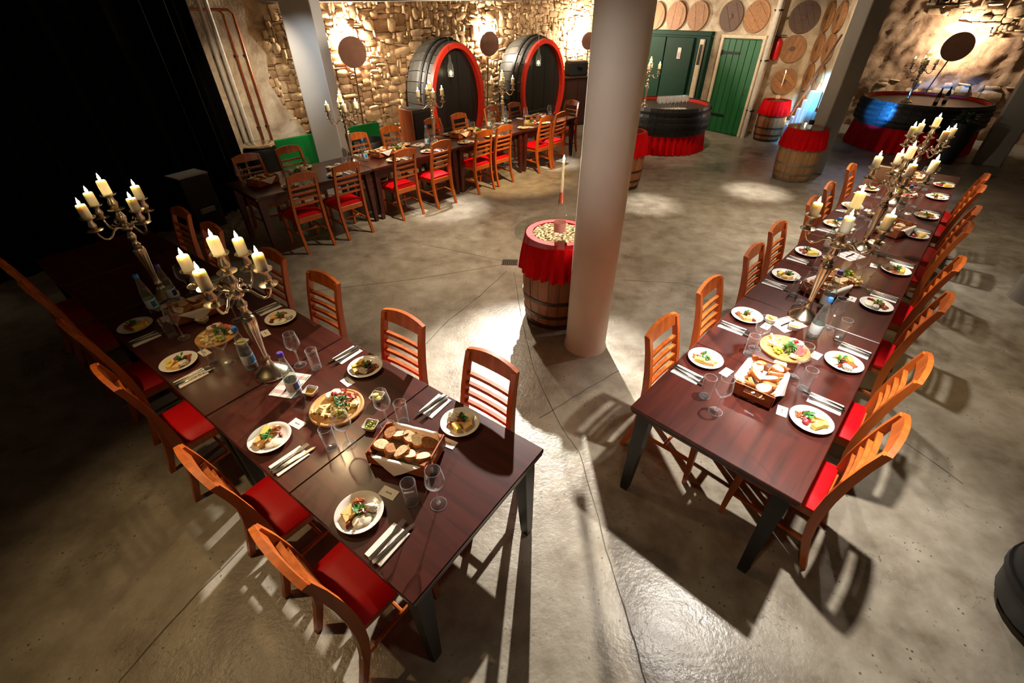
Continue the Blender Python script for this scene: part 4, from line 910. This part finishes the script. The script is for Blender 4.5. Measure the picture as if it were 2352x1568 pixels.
for i, wd_ in enumerate((.004, .006, .003, .005, .004, .006)): tx.box((-.014 + i * .0055, 0, .0027), (wd_ * .7, .0045 + .0025 * (i % 2), .0006))
CA.part('printed_text', tx.mesh('printed_text', 'ink', 0))

# ------------------------------------------------------------------ foods
def wedge(w, l, h): return MB().prism([(0, l * .62), (-w, -l * .38), (w, -l * .38)], h)
F = {}
F['wedge'] = (single('cheese_wedge', wedge(.017, .046, .020), 'cheeseorange', 0), 'pale orange cheese wedge', 'cheese')
F['slab'] = (single('cheese_slab', MB().box((0, 0, .012), (.024, .048, .024), RZ(.2), .002), 'cheeseyellow', 0), 'yellow cheese block', 'cheese')
F['round'] = (single('cheese_round', MB().lathe([(.022, 0), (.024, .003), (.023, .010), (.019, .012)], 18), 'mozza', 40), 'round white cheese slice', 'cheese')
F['blue'] = (single('blue_cheese', MB().blob((0, 0, .012), (.052, .034, .026), 9, 6, .22, 3), 'bluecheese', 30), 'crumbled blue cheese', 'cheese')
F['date'] = (single('date', MB().blob((0, 0, .009), (.015, .036, .017), 8, 6, .05, 2), 'date', 60), 'dark red date', 'fruit')
m = MB(); pts = [V((.020 * sin(t) * (1 + .35 * cos(2 * t)), .020 * cos(t) - .004 * cos(3 * t), .006 + .003 * sin(3 * t))) for t in [2 * pi * i / 26 for i in range(27)]]
m.tube(pts, .0036, 6, False).tube([(-.016, -.004, .009), (0, .006, .010), (.013, .013, .008)], .0034, 6).tube([(.016, -.004, .008), (0, .005, .007), (-.013, .013, .008)], .0034, 6)
F['pretzel'] = (single('pretzel', m, 'pretzel', 60), 'small brown pretzel', 'pretzel')
F['walnut'] = (single('walnut', MB().blob((0, 0, .010), (.030, .024, .020), 10, 7, .22, 8), 'walnut', 30), 'walnut kernel', 'nut')
F['relish'] = (single('relish', MB().blob((0, 0, .010), (.034, .030, .022), 10, 6, .25, 5), 'relish', 30), 'heap of red relish', 'relish')
def leafy(n, R, H, L, seed, wd=.006):
    qq = random.Random(seed); m = MB()
    for i in range(n):
        a = qq.uniform(0, 2 * pi); r = R * math.sqrt(qq.random()) * .7; e = qq.uniform(.1, .9); d = V((cos(a) * cos(e), sin(a) * cos(e), sin(e))); b = V((r * cos(a + 1), r * sin(a + 1), H * qq.random())); s = V((-sin(a), cos(a), .2)).normalized() * wd; l = L * qq.uniform(.6, 1.2)
        m.add([b, b + d * l * .45 + s, b + d * l - V((0, 0, l * .2)), b + d * l * .45 - s], [(0, 1, 2, 3)])
    return m
F['herb'] = (single('herb_sprig', leafy(16, .014, .018, .026, 4, .008), 'herb', 0), 'fresh green herb sprig', 'herb')
LAY = [[('wedge', -.042, -.030, .4), ('wedge', -.012, -.042, -.3), ('round', .034, -.030, 0), ('round', .046, -.006, 1), ('date', .012, -.066, .5), ('blue', .030, .044, .7), ('pretzel', -.044, .026, .3), ('relish', .002, .008, 0), ('herb', .004, .004, 1)],
       [('slab', -.050, .012, .3), ('wedge', -.030, -.044, .8), ('wedge', .004, -.046, -.4), ('round', .042, -.022, 0), ('round', .058, -.002, 0), ('date', .036, .038, 1.1), ('pretzel', -.022, .050, .5), ('walnut', .014, -.018, .4), ('herb', -.004, .006, 2)],
       [('pretzel', -.034, -.034, .2), ('slab', .006, -.044, .9), ('wedge', .042, -.016, 1.3), ('wedge', .050, .016, .3), ('blue', -.052, .020, .2), ('walnut', .014, -.012, 0), ('date', -.026, .044, .3), ('relish', -.008, .014, 0), ('herb', .012, .012, 0), ('round', .020, .052, 0)],
       [('slab', -.040, -.026, .6), ('slab', -.018, -.046, 0), ('blue', .040, -.018, 1.1), ('wedge', .022, -.050, .2), ('walnut', -.006, -.008, .4), ('date', .048, .024, .4), ('herb', .006, .022, 3), ('relish', -.026, .024, .5), ('pretzel', .020, .050, .2)]]
class Seat:
    def __init__(s, T, u, side):
        s.T = T; s.side = side; s.f = (T.m if side == 0 else -T.m); s.r = V((s.f.y, -s.f.x, 0)); s.o = T.w(u, 0 if side == 0 else T.W); s.a = math.atan2(s.f.y, s.f.x) - pi / 2
    def p(s, x, y, z=TOP): w = s.o + s.r * x + s.f * y; return V((w.x, w.y, z))
BUSY = [(T.w(s, t), r) for T, L in ((T1, [(1.683, .42, .14), (3.235, .43, .14), (.53, .475, .215), (2.76, .475, .2), (1.389, .40, .085), (1.831, .375, .085), (3.046, .295, .085), (3.094, .45, .085)]),
        (T2, [(1.635, .47, .14), (3.19, .43, .14), (4.80, .44, .14), (.655, .43, .2), (2.13, .46, .21), (3.85, .30, .21), (5.88, .44, .21), (1.407, .35, .085), (1.86, .40, .085), (2.96, .66, .085), (3.72, .46, .085), (4.45, .36, .085)]),
        (T3, [(1.60, .42, .14), (3.13, .42, .14), (4.85, .50, .14), (.33, .50, .21), (2.14, .50, .21), (3.78, .52, .21), (5.85, .45, .21), (.72, .40, .13), (2.98, .44, .085), (1.80, .42, .085), (4.60, .62, .085), (5.10, .66, .085)])) for s, t, r in L]
def clear_spot(p, d):
    """slide a glass along the table until nothing else stands there"""
    for k in (0, .05, -.05, .1, -.1, .15, -.15, .2, -.2, .26, -.26, .32, -.32):
        w = p + d * k
        if all((V((w.x - c.x, w.y - c.y))).length > r for c, r in BUSY): break
    BUSY.append((w, .075)); return w
def setting(T, u, side, where, lay, wg=(.33, .345), tb=(.265, .27), card=(.0, .275), rot=0, napx=.205, g='', foods=True, nap=True):
    S_ = Seat(T, u, side); pz = TOP; c = S_.p(0, .125)
    PL_.put('round white plate of cheeses, ' + where, 'plate', c, S_.a, 'plates on the ' + g)
    if foods:
        for (kd, x, y, r) in LAY[lay % len(LAY)]:
            P, lab, cat = F[kd]; ca, sa = cos(rot), sin(rot); X, Y = x * ca - y * sa, x * sa + y * ca; rr = math.hypot(X, Y)
            z = pz + .0075 + max(0, (rr - .058) * .35) + (.012 if kd == 'herb' else 0)
            w = S_.p(X, .125 + Y, z); sc = 1.25
            P.put('%s on plate, %s' % (lab, where), cat, w, S_.a + rot + r, '%s on the plate, %s' % (lab + 's', where), scale=sc)
    if nap:
        n = S_.p(napx, .105); jr = q.uniform(-.05, .05)
        NP.put('folded white paper napkin, ' + where, 'napkin', n, S_.a + jr, 'napkins on the ' + g)
        FK.put('steel fork on the napkin, ' + where, 'fork', S_.p(napx - .012, .115, TOP + .0068), S_.a + jr + q.uniform(-.04, .04), 'forks on the ' + g)
        KN.put('steel knife on the napkin, ' + where, 'knife', S_.p(napx + .022, .122, TOP + .0068), S_.a + jr - .10 + q.uniform(-.04, .04), 'knives on the ' + g)
    if wg: WG.put('empty stemmed wine glass, ' + where, 'wine glass', clear_spot(S_.p(*wg), T.d), 0, 'wine glasses on the ' + g)
    if tb: TB.put('empty straight water tumbler, ' + where, 'tumbler', clear_spot(S_.p(*tb), T.d), S_.a - pi / 2 + q.uniform(-1, 1), 'tumblers on the ' + g)
    if card: CA.put('small white name card, ' + where, 'card', S_.p(*card), S_.a + q.uniform(-.25, .25), 'name cards on the ' + g)
def place(i, sd, k): return '%s, %s, %s place' % (TW[k], sd, ORD[i])
L1 = [(.464, dict(wg=(.247, .367), tb=(.143, .303), card=(.02, .272))), (1.189, dict(wg=(.365, .343), tb=(.306, .28), card=(.013, .27))), (2.244, dict(wg=(.254, .314), tb=(.168, .257), card=(.01, .271))), (2.929, dict(wg=(.404, .268), tb=(.327, .231), card=(.045, .293)))]
for i, (u, kw) in enumerate(L1): setting(T1, u, 0, place(i, 'left side', 1), [0, 1, 3, 3][i], rot=[0, .1, .6, 2.6][i], g='left row', **kw)
R1 = [(.456, dict(wg=(.266, .358), tb=(.113, .293), card=(-.037, .26))), (1.242, dict(wg=(.367, .343), tb=(.306, .30), card=(-.008, .269))), (2.184, dict(wg=(.253, .318), tb=None, card=(-.07, .287))), (2.994, dict(wg=(.108, .342), tb=None, card=None))]
for i, (u, kw) in enumerate(R1): setting(T1, u, 1, place(i, 'right side', 1), [2, 3, 0, 2][i], rot=[3.3, 2.6, 2.9, 0][i], g='left row', **kw)
W2 = T2.W
R2 = [(.563, dict(wg=(.322, .311), tb=(.256, .236), card=(-.02, .26))), (1.229, dict(wg=(.361, .299), tb=(.296, .219), card=(-.02, .27))), (2.15, dict()), (2.904, dict()), (3.886, dict()), (4.557, dict()), (5.35, dict(card=None)), (5.943, dict(card=None, wg=None))]
for i, (u, kw) in enumerate(R2): setting(T2, u, 0, place(i, 'right side', 2), [3, 2, 0, 1, 3, 1, 2, 3][i], rot=[.3, .9, 2.2, 1.2, .5, 2.8, 1, 0][i], g='right row', **kw)
L2 = [(.674, dict(wg=(.386, .363), tb=(.312, .266), card=(.02, .27))), (1.349, dict(wg=(.333, .306), tb=(.372, .298), card=(.02, .27))), (2.179, dict()), (2.775, dict()), (3.668, dict()), (4.38, dict()), (5.18, dict(card=None))]
for i, (u, kw) in enumerate(L2): setting(T2, u, 1, place(i, 'left side', 2), [1, 0, 2, 3, 1, 0, 2][i], rot=[3.0, 2.4, .4, 3.3, 0, 1, 2][i], g='right row', **kw)
N3 = [.50, 1.12, 2.08, 2.72, 3.50, 4.10, 5.00, 5.58]; F3 = [.43, 1.02, 2.12, 2.75, 3.73, 4.33, 5.25, 5.90]
for i, u in enumerate(N3): setting(T3, u, 0, place(i, 'near side', 3), i, rot=i * .9, card=None, tb=(.265, .27) if i % 2 else None, g='wall table')
for i, u in enumerate(F3): setting(T3, u, 1, place(i, 'wall side', 3), i + 1, rot=i * 1.3, card=None, tb=None if i % 2 else (.265, .27), g='wall table')

# ------------------------------------------------------------------ bread crates
def crate_proto():
    P = Proto('bread_crate'); L, W, H = .32, .215, .095
    for i in range(4): P.part('bottom_slat', MB().box((0, -W / 2 + .03 + i * .052, .006), (L - .02, .044, .006)).mesh('bottom_slat', 'crate', 0))
    for s in (-1, 1):
        P.part('side_board', MB().box((0, s * (W / 2 - .004), .044), (L, .008, .060), None, .002).mesh('side_board', 'crate', 0))
        rg = []; m = MB(); x = s * (L / 2 - .004)
        out = [(-W / 2, .012), (W / 2, .012), (W / 2, H), (W / 2 - .035, H + .004), (W / 2 - .05, H - .006), (-W / 2 + .05, H - .006), (-W / 2 + .035, H + .004), (-W / 2, H)]
        m.box((x, 0, .030), (.008, W, .036), None, .001).box((x, -W / 2 + .030, .070), (.008, .060, .044), None, .001).box((x, W / 2 - .030, .070), (.008, .060, .044), None, .001).box((x, 0, .086), (.008, .12, .014), None, .001)
        P.part('end_board', m.mesh('end_board', 'crate', 0), label='end board with a hand slot')
        for t in (-1, 1): P.part('corner_post', MB().prism([(0, 0), (-s * .026, 0), (0, -t * .026)], H, .004, M.Translation((s * (L / 2 - .008), t * (W / 2 - .008), 0))).mesh('corner_post', 'crate', 0))
    return P
CR = crate_proto()
def slice_mesh(rx, ry, th, mt, nm, holes=0):
    m = MB(); rg = []
    for z, k in ((0, .97), (th * .1, 1), (th * .9, 1), (th, .97)): rg.append([(rx * k * cos(a) * (1 + .10 * sin(a)), ry * k * (sin(a) * .9 + .08 * cos(2 * a)), z) for a in [2 * pi * i / 16 for i in range(16)]])
    m.loft(rg, False, False); P = Proto(nm, m.mesh(nm, 'crust', 60))
    for z in (.0, th): P.part('crumb', MB().loft([[(rx * .90 * cos(a) * (1 + .10 * sin(a)), ry * .90 * (sin(a) * .9 + .08 * cos(2 * a)), z + o) for a in [2 * pi * i / 16 for i in range(16)]] for o in (-.0008, .0012)]).mesh('crumb', mt, 30))
    P.part('fill', MB().loft([[(rx * .985 * cos(a) * (1 + .10 * sin(a)), ry * .985 * (sin(a) * .9 + .08 * cos(2 * a)), z) for a in [2 * pi * i / 16 for i in range(16)]] for z in (.001, th - .001)]).mesh('fill', 'crust', 60)); return P
SL = [slice_mesh(.040, .034, .016, 'bread', 'bread_slice'), slice_mesh(.046, .030, .015, 'bread', 'bread_slice'), slice_mesh(.040, .030, .014, 'darkbread', 'bread_slice'), slice_mesh(.048, .026, .018, 'bread', 'bread_slice')]
def cloth(pts4, nm='crate_cloth'):
    """a paper napkin lining the crate, two corners hanging over the long sides"""
    n = 14; m = MB(); hs = .118
    for j in range(n + 1):
        for i in range(n + 1):
            u, v = -1 + 2 * i / n, -1 + 2 * j / n; x, y = (u + v) * hs, (v - u) * hs      # a square turned by 45 degrees
            e = max(0, abs(y) - .098); inn = min(1, abs(y) / .098)
            z = .018 + .058 * max(0, (inn - .6) / .4) ** 1.2
            if e > 0: z = .080 + min(e, .02) * .4 - max(0, e - .012) * .62; y = (1 if y > 0 else -1) * (.098 + min(e, .022) * .75 + e * .18)
            m.v.append((max(-.148, min(.148, x)), y, z + .0015 * sin(9 * u + 7 * v)))
    for j in range(n):
        for i in range(n): a = j * (n + 1) + i; m.f.append((a, a + 1, a + n + 2, a + n + 1))
    return m
NC = single('bread_napkin', cloth(0), 'paper', 70)
def crate(T, u, t, rz, where, n=14, gk='', seed=0):
    c = T.w(u, t, TOP); qq = random.Random(seed); a = T.a + rz
    CR.put('open wooden crate of sliced bread, ' + where, 'crate', c, a, 'bread crates')
    NC.put('white paper napkin in the bread crate, ' + where, 'napkin', c + V((0, 0, .003)), a, 'napkins in the bread crates')
    R3 = RZ(a); i = 0
    for ly in range(2):
        for gx in range(5):
            for gy in range(2 if ly == 0 else 2):
                if ly == 1 and qq.random() < .1: continue
                x = -.112 + gx * .056 + qq.uniform(-.01, .01); y = -.046 + gy * .092 + qq.uniform(-.012, .012); z = .046 + ly * .032
                k = (2 if (gx + gy) % 4 == 1 else qq.choice((0, 1, 3, 0)))
                e = Euler((qq.uniform(.5, 1.15) if ly == 0 else qq.uniform(-.45, .55), qq.uniform(-.5, .5), qq.uniform(0, 2 * pi)))
                SL[k].put('slice of %s bread, crate at %s' % ('dark seeded' if k == 2 else 'white'if k in (0, 1) else 'crusty', where), 'bread', c + R3 @ V((x, y, z)), group='slices of bread in the crate, ' + where, rot=(M.Rotation(a, 3, 'Z') @ e.to_matrix()).to_euler(), scale=1.08)
crate(T1, .53, .475, -2.81, 'near end of the left row', seed=1); crate(T1, 2.76, .475, -1.82, 'far end of the left row', seed=2)
crate(T2, .655, .43, .06, 'near end of the right row', seed=3); crate(T2, 2.13, .46, -.35, 'right row, behind the nearest candelabra', seed=4)
crate(T2, 3.85, .30, -.3, 'right row, behind the middle candelabra', seed=5); crate(T2, 5.88, .44, .2, 'far end of the right row', seed=6)
crate(T3, .33, .50, .3, 'curtain end of the wall table', seed=7); crate(T3, 2.14, .50, .2, 'wall table, beside the first candelabra', seed=8); crate(T3, 3.78, .52, .1, 'wall table, behind the middle candelabra', seed=9); crate(T3, 5.85, .45, .2, 'far end of the wall table', seed=10)

# ------------------------------------------------------------------ serving boards
def board_proto(r):
    return Proto('serving_board', MB().lathe([(r - .004, 0), (r, .004), (r, .014), (r - .004, .018), (r - .012, .018), (r - .016, .015), (r - .024, .015), (r - .028, .018), (.0, .018)], 44, cap1=False).mesh('serving_board', 'board', 30))
BD = board_proto(.148); BD2 = board_proto(.132)
STK = single('cheese_stick', MB().box((0, 0, .007), (.014, .052, .014), None, .0015), 'cheesepale', 0)
GRP = single('grape', MB().blob((0, 0, .011), (.022, .022, .024), 10, 8), 'grape', 60)
m = MB(); rg = []
for i in range(9): x = -.036 + i * .009; rg.append([(x, -.016 + .004 * sin(i * 2), .004 + .005 * sin(i * 1.7)), (x, 0, .010 + .006 * sin(i * 1.9 + 1)), (x, .016, .004 + .005 * cos(i * 1.4)), (x, 0, .002 + .005 * sin(i * 1.9 + 1))])
HAM = single('ham_slice', m.loft(rg), 'ham', 40)
CAM = single('camembert', MB().lathe([(.025, 0), (.028, .004), (.028, .020), (.024, .024)], 20), 'mozza', 40)
ROC = Proto('salad_heap', leafy(90, .050, .034, .040, 9, .0045).mesh('salad_heap', 'herb', 0)); ONI = single('onion_heap', MB().blob((0, 0, .012), (.05, .04, .026), 10, 6, .3, 4), 'cheesepale', 25)
def board(T, u, t, rz, where, r=1, seed=0, rich=True):
    qq = random.Random(seed); c = T.w(u, t, TOP); a = T.a + rz; R3 = RZ(a); z0 = .0185
    (BD if r == 1 else BD2).put('round wooden board with cheese, ham and grapes, ' + where, 'board', c, a, 'serving boards')
    def at(x, y, z=z0): return c + R3 @ V((x, y, z))
    i = 0
    for ly in range(2):
        for j in range(9 if ly == 0 else 5):
            x = .058 + qq.uniform(-.030, .038); y = -.012 + qq.uniform(-.058, .058)
            STK.put('pale cheese stick on board, ' + where, 'cheese', at(x, y, z0 + ly * .014 + .001), a + qq.uniform(0, pi), 'cheese sticks on board, ' + where)
    for j in range(8):
        b = j * 2.4; rr = .010 * math.sqrt(j); GRP.put('green grape on board, ' + where, 'grape', at(.040 + rr * cos(b), .080 + rr * sin(b) * .9, z0 + (.016 if j < 3 else 0)), 0, 'green grapes on board, ' + where)
    for j in range(7):
        HAM.put('folded pink ham slice on board, ' + where, 'ham', at(-.078 + qq.uniform(-.018, .022), .030 - j * .017, z0 + .004 * (j % 3)), a + qq.uniform(-.9, .9), 'ham slices on board, ' + where)
    for j, (x, y) in enumerate(((-.040, -.080), (-.072, -.070))): CAM.put('small white soft cheese on board, ' + where, 'cheese', at(x, y), a, 'soft cheeses on board, ' + where)
    P, lab, cat = F['relish']; P.put('red relish on the soft cheese of the board, ' + where, cat, at(-.052, -.062, z0 + .014), a)
    o = ROC.put('heap of green rocket on board, ' + where, 'salad', at(-.022, .022, z0 + .004), a)
    ONI.put('heap of shredded pale cheese on board, ' + where, 'cheese', at(-.050, .092), a)
board(T1, 1.096, .468, 1.75, 'left row, by the purple-capped bottle', 1, 1); board(T1, 2.343, .405, 1.9, 'left row, by the blue-capped bottle', 2, 2)
board(T2, 1.135, .437, 1.8, 'near table of the right row', 1, 3); board(T2, 2.45, .40, -1.3, 'second table of the right row', 2, 4); board(T2, 5.25, .42, .5, 'last table of the right row', 2, 6)
board(T3, .85, .56, .6, 'curtain end of the wall table', 2, 7); board(T3, 2.52, .55, 1.0, 'wall table, by the first cask', 2, 8); board(T3, 4.25, .50, .4, 'wall table, by the middle candelabra', 2, 9); board(T3, 5.45, .32, 2.2, 'wall table, by the far candelabra', 2, 10)

# ------------------------------------------------------------------ dip bowls, menus, pens
def bowl_proto():
    rg = []
    for h, z in ((.021, 0), (.030, .012), (.036, .034), (.0335, .035), (.027, .012), (.020, .006)):
        ring = []
        for sx, sy in ((-1, -1), (1, -1), (1, 1), (-1, 1)):
            for t in ((-.3, 0), (0, 0), (0, .3)) if False else ((0, 0),):
                ring.append((sx, sy))
        pts = []
        for i in range(4):
            (x, y), (x2, y2) = ring[i], ring[(i + 1) % 4]
            for f in (.12, .5, .88): pts.append(((x + (x2 - x) * f) * h, (y + (y2 - y) * f) * h, z + (.0015 if f == .5 and z > .03 else .003 if z > .03 else 0)))
        rg.append(pts)
    return MB().loft(rg).mesh('dip_bowl', 'porcelain', 35)
BW = Proto('dip_bowl', bowl_proto())
BWO = Proto('dip_bowl', BW.own); BWO.part('oil', MB().prism([(-.025, -.025), (.025, -.025), (.025, .025), (-.025, .025)], .010, .008).mesh('oil', 'oil', 0), label='golden dip')
OLV = single('olive', MB().blob((0, 0, .009), (.017, .021, .018), 10, 7), 'olive', 60); BUT = single('butter_slice', MB().lathe([(.021, 0), (.022, .002), (.022, .006), (.020, .008)], 16), 'butter', 40)
def dip(T, u, t, kind, where, rz=.4):
    c = T.w(u, t, TOP); a = T.a + rz
    (BWO if kind == 'oil' else BW).put('square white bowl of %s, %s' % ({'oil': 'golden dip', 'olives': 'green olives', 'butter': 'butter slices'}[kind], where), 'bowl', c, a, 'dip bowls')
    R3 = RZ(a)
    if kind == 'olives':
        for j in range(9):
            x, y = ((j % 3) - 1) * .016, ((j // 3) - 1) * .016; OLV.put('green olive in the white bowl, ' + where, 'olive', c + R3 @ V((x, y, .012 + (.010 if j in (4, 1) else 0))), j * .8, 'olives in the bowl, ' + where)
    if kind == 'butter':
        for j in range(3): BUT.put('slice of butter in the white bowl, ' + where, 'butter', c + R3 @ V((-.012 + j * .012, .006 * (j % 2), .014 + .009 * j)), rot=(.35, .2 * (j - 1), a), group='butter slices in the bowl, ' + where)
dip(T1, 1.316, .452, 'oil', 'left row, near the menu'); dip(T1, .965, .648, 'butter', 'left row, by the round board'); dip(T1, .822, .483, 'olives', 'left row, by the bread crate'); dip(T1, 2.608, .436, 'oil', 'left row, by the second crate'); dip(T1, 2.10, .46, 'butter', 'left row, behind the candelabra')
dip(T2, .905, .40, 'olives', 'near table of the right row', .2); dip(T2, 1.40, .62, 'butter', 'near table of the right row', .1); dip(T2, 1.42, .47, 'oil', 'near table of the right row', .2); dip(T2, 2.72, .60, 'butter', 'second table of the right row'); dip(T2, 4.2, .56, 'butter', 'third table of the right row')
dip(T3, 1.22, .45, 'butter', 'wall table, by the curtain end'); dip(T3, 2.86, .42, 'butter', 'wall table, before the first cask'); dip(T3, 4.55, .34, 'butter', 'wall table, between the casks')
MN = Proto('menu_sheet', MB().box((0, 0, .0012), (.21, .148, .0024)).mesh('menu_sheet', 'paper', 0))
for i in range(3): MN.part('printed_band', MB().box((-.066 + i * .066, 0, .0027), (.026, .12, .0006)).mesh('printed_band', 'pinkprint', 0))
b = MB()
for i in range(3): b.box((-.070 + i * .066, .066, .0028), (.04, .004, .0006)).box((-.060 + i * .066, -.066, .0028), (.04, .003, .0006))
MN.part('printed_text', b.mesh('printed_text', 'ink', 0))
PN = Proto('pen', MB().tube([(-.068, 0, .0075), (.05, 0, .0075), (.066, 0, .0065), (.072, 0, .006)], [.0042, .0042, .003, .0008], 8).mesh('pen', 'screen')); PN.part('grip', MB().tube([(.012, 0, .0075), (.045, 0, .0075)], .0055, 8).mesh('grip', 'rubber')); PN.part('clip', MB().box((-.045, 0, .0128), (.035, .002, .002)).mesh('clip', 'steel', 0))
def menu(T, u, t, rz, where):
    c = T.w(u, t, TOP); MN.put('printed white menu sheet, ' + where, 'menu', c, T.a + rz, 'menu sheets'); PN.put('dark pen lying on the menu sheet, ' + where, 'pen', c + V((0, 0, .0026)), T.a + rz + .12, 'pens on the menu sheets')
menu(T1, 1.49, .425, 2.0, 'beside the purple-capped bottle, left row'); menu(T1, 3.13, .39, 1.8, 'by the curtain candelabra'); menu(T2, 1.46, .52, -.45, 'at the foot of the nearest right-row candelabra'); menu(T2, 2.98, .47, -.4, 'at the foot of the middle right-row candelabra'); menu(T3, 2.95, .64, .2, 'wall table, by the middle candelabra'); menu(T3, 1.38, .56, .2, 'wall table, by the first candelabra')
P = Proto('standing_menu', MB().box((0, 0, .105), (.20, .004, .21), RX(.25), .001).mesh('standing_menu', 'cream', 0)); P.part('stand_leg', MB().box((0, .07, .09), (.08, .004, .19), RX(.55)).mesh('stand_leg', 'cream', 0))
P.put('tall cream menu board propped up at the far end of the right row', 'menu', T2.w(5.55, .70, TOP), T2.a - pi / 2 + .0)
# white wine cooler with glasses at the curtain end of the wall table
P = Proto('ice_bucket'); P.part('wall', MB().lathe([(.075, 0), (.085, .19), (.082, .19), (.072, .006)], 22, cap1=False).mesh('wall', 'tumbler', 50))
P.part('rim', MB().ring(.084, .004, (0, 0, .19), 22, 6).mesh('rim', 'clear')); P.put('clear plastic ice bucket at the curtain end of the wall table', 'bucket', T3.w(.72, .40, TOP))
# ---- candles in bottles on the barrels
def bottle_candle(p, glassm, lab, lb, lc, h=.30, sc=1.0):
    P = Proto('candle_bottle'); P.part('glass', MB().lathe([(.036, 0), (.041, .006), (.042, .13), (.036, .18), (.020, .235), (.0145, .27), (.0145, h)], 22, cap1=False).mesh('glass', glassm, 50))
    P.part('label', MB().lathe([(.0428, .035), (.0428, .10)], 22, cap0=False, cap1=False).mesh('label', lab, 50)); P.part('foil', MB().lathe([(.0215, .235), (.0158, .27), (.0158, h - .012)], 18, cap0=False, cap1=False).mesh('foil', 'rosefoil', 50)); P.put(lb, 'bottle', p, scale=sc)
    TP.put(lc, 'candle', V(p) + V((0, 0, (h - .02) * sc)))
bottle_candle((.43, 3.70, .933), 'clear', 'pinklabel', 'clear bottle with rose label on the cork barrel', 'thin lit candle in the bottle on the cork barrel', .32, 1.25)
bottle_candle((5.22, 8.33, .886), 'bottle', 'iron', 'dark-labelled bottle on the barrel by the pillar', 'thin lit candle in the bottle by the pillar')
bottle_candle((6.10, 11.30, .855), 'clear', 'cream', 'clear bottle on the barrel under the glowing barrel head', 'thin lit candle before the glowing barrel head')
TP.put('thin white candle in the candlestick on the walnut counter', 'candle', fx(.35, -.05, 1.795))
P = Proto('wine_bottle'); P.part('glass', MB().lathe([(.034, 0), (.038, .006), (.038, .19), (.015, .25), (.0145, .31)], 18).mesh('glass', 'screen', 50)); P.part('label', MB().lathe([(.0386, .06), (.0386, .14)], 18, cap0=False, cap1=False).mesh('label', 'cream', 50))
P.put('dark wine bottle standing on the blue-lit bar', 'bottle', (8.95, 10.35, .882)); P.put('second dark wine bottle on the blue-lit bar, by the rim', 'bottle', (9.30, 10.55, .882))
sh.put('white sheet lying on the blue-lit bar', 'paper', (8.55, 10.45, .882), .5, scale=.5)

# ------------------------------------------------------------------ labels: alike things of one small group are told apart by their order
bpy.context.view_layer.update()
same = {}
for o in bpy.data.objects:
    if o.parent is None and o.get('label'): same.setdefault(o['label'], []).append(o)
for lb, L in same.items():
    if 2 <= len(L) <= 9:
        L.sort(key=lambda o: visible_px(o.matrix_world.translation)[0])
        for i, o in enumerate(L): o['label'] = lb + ', ' + ('leftmost' if i == 0 else 'rightmost' if i == len(L) - 1 else ORD[i] + ' from left')
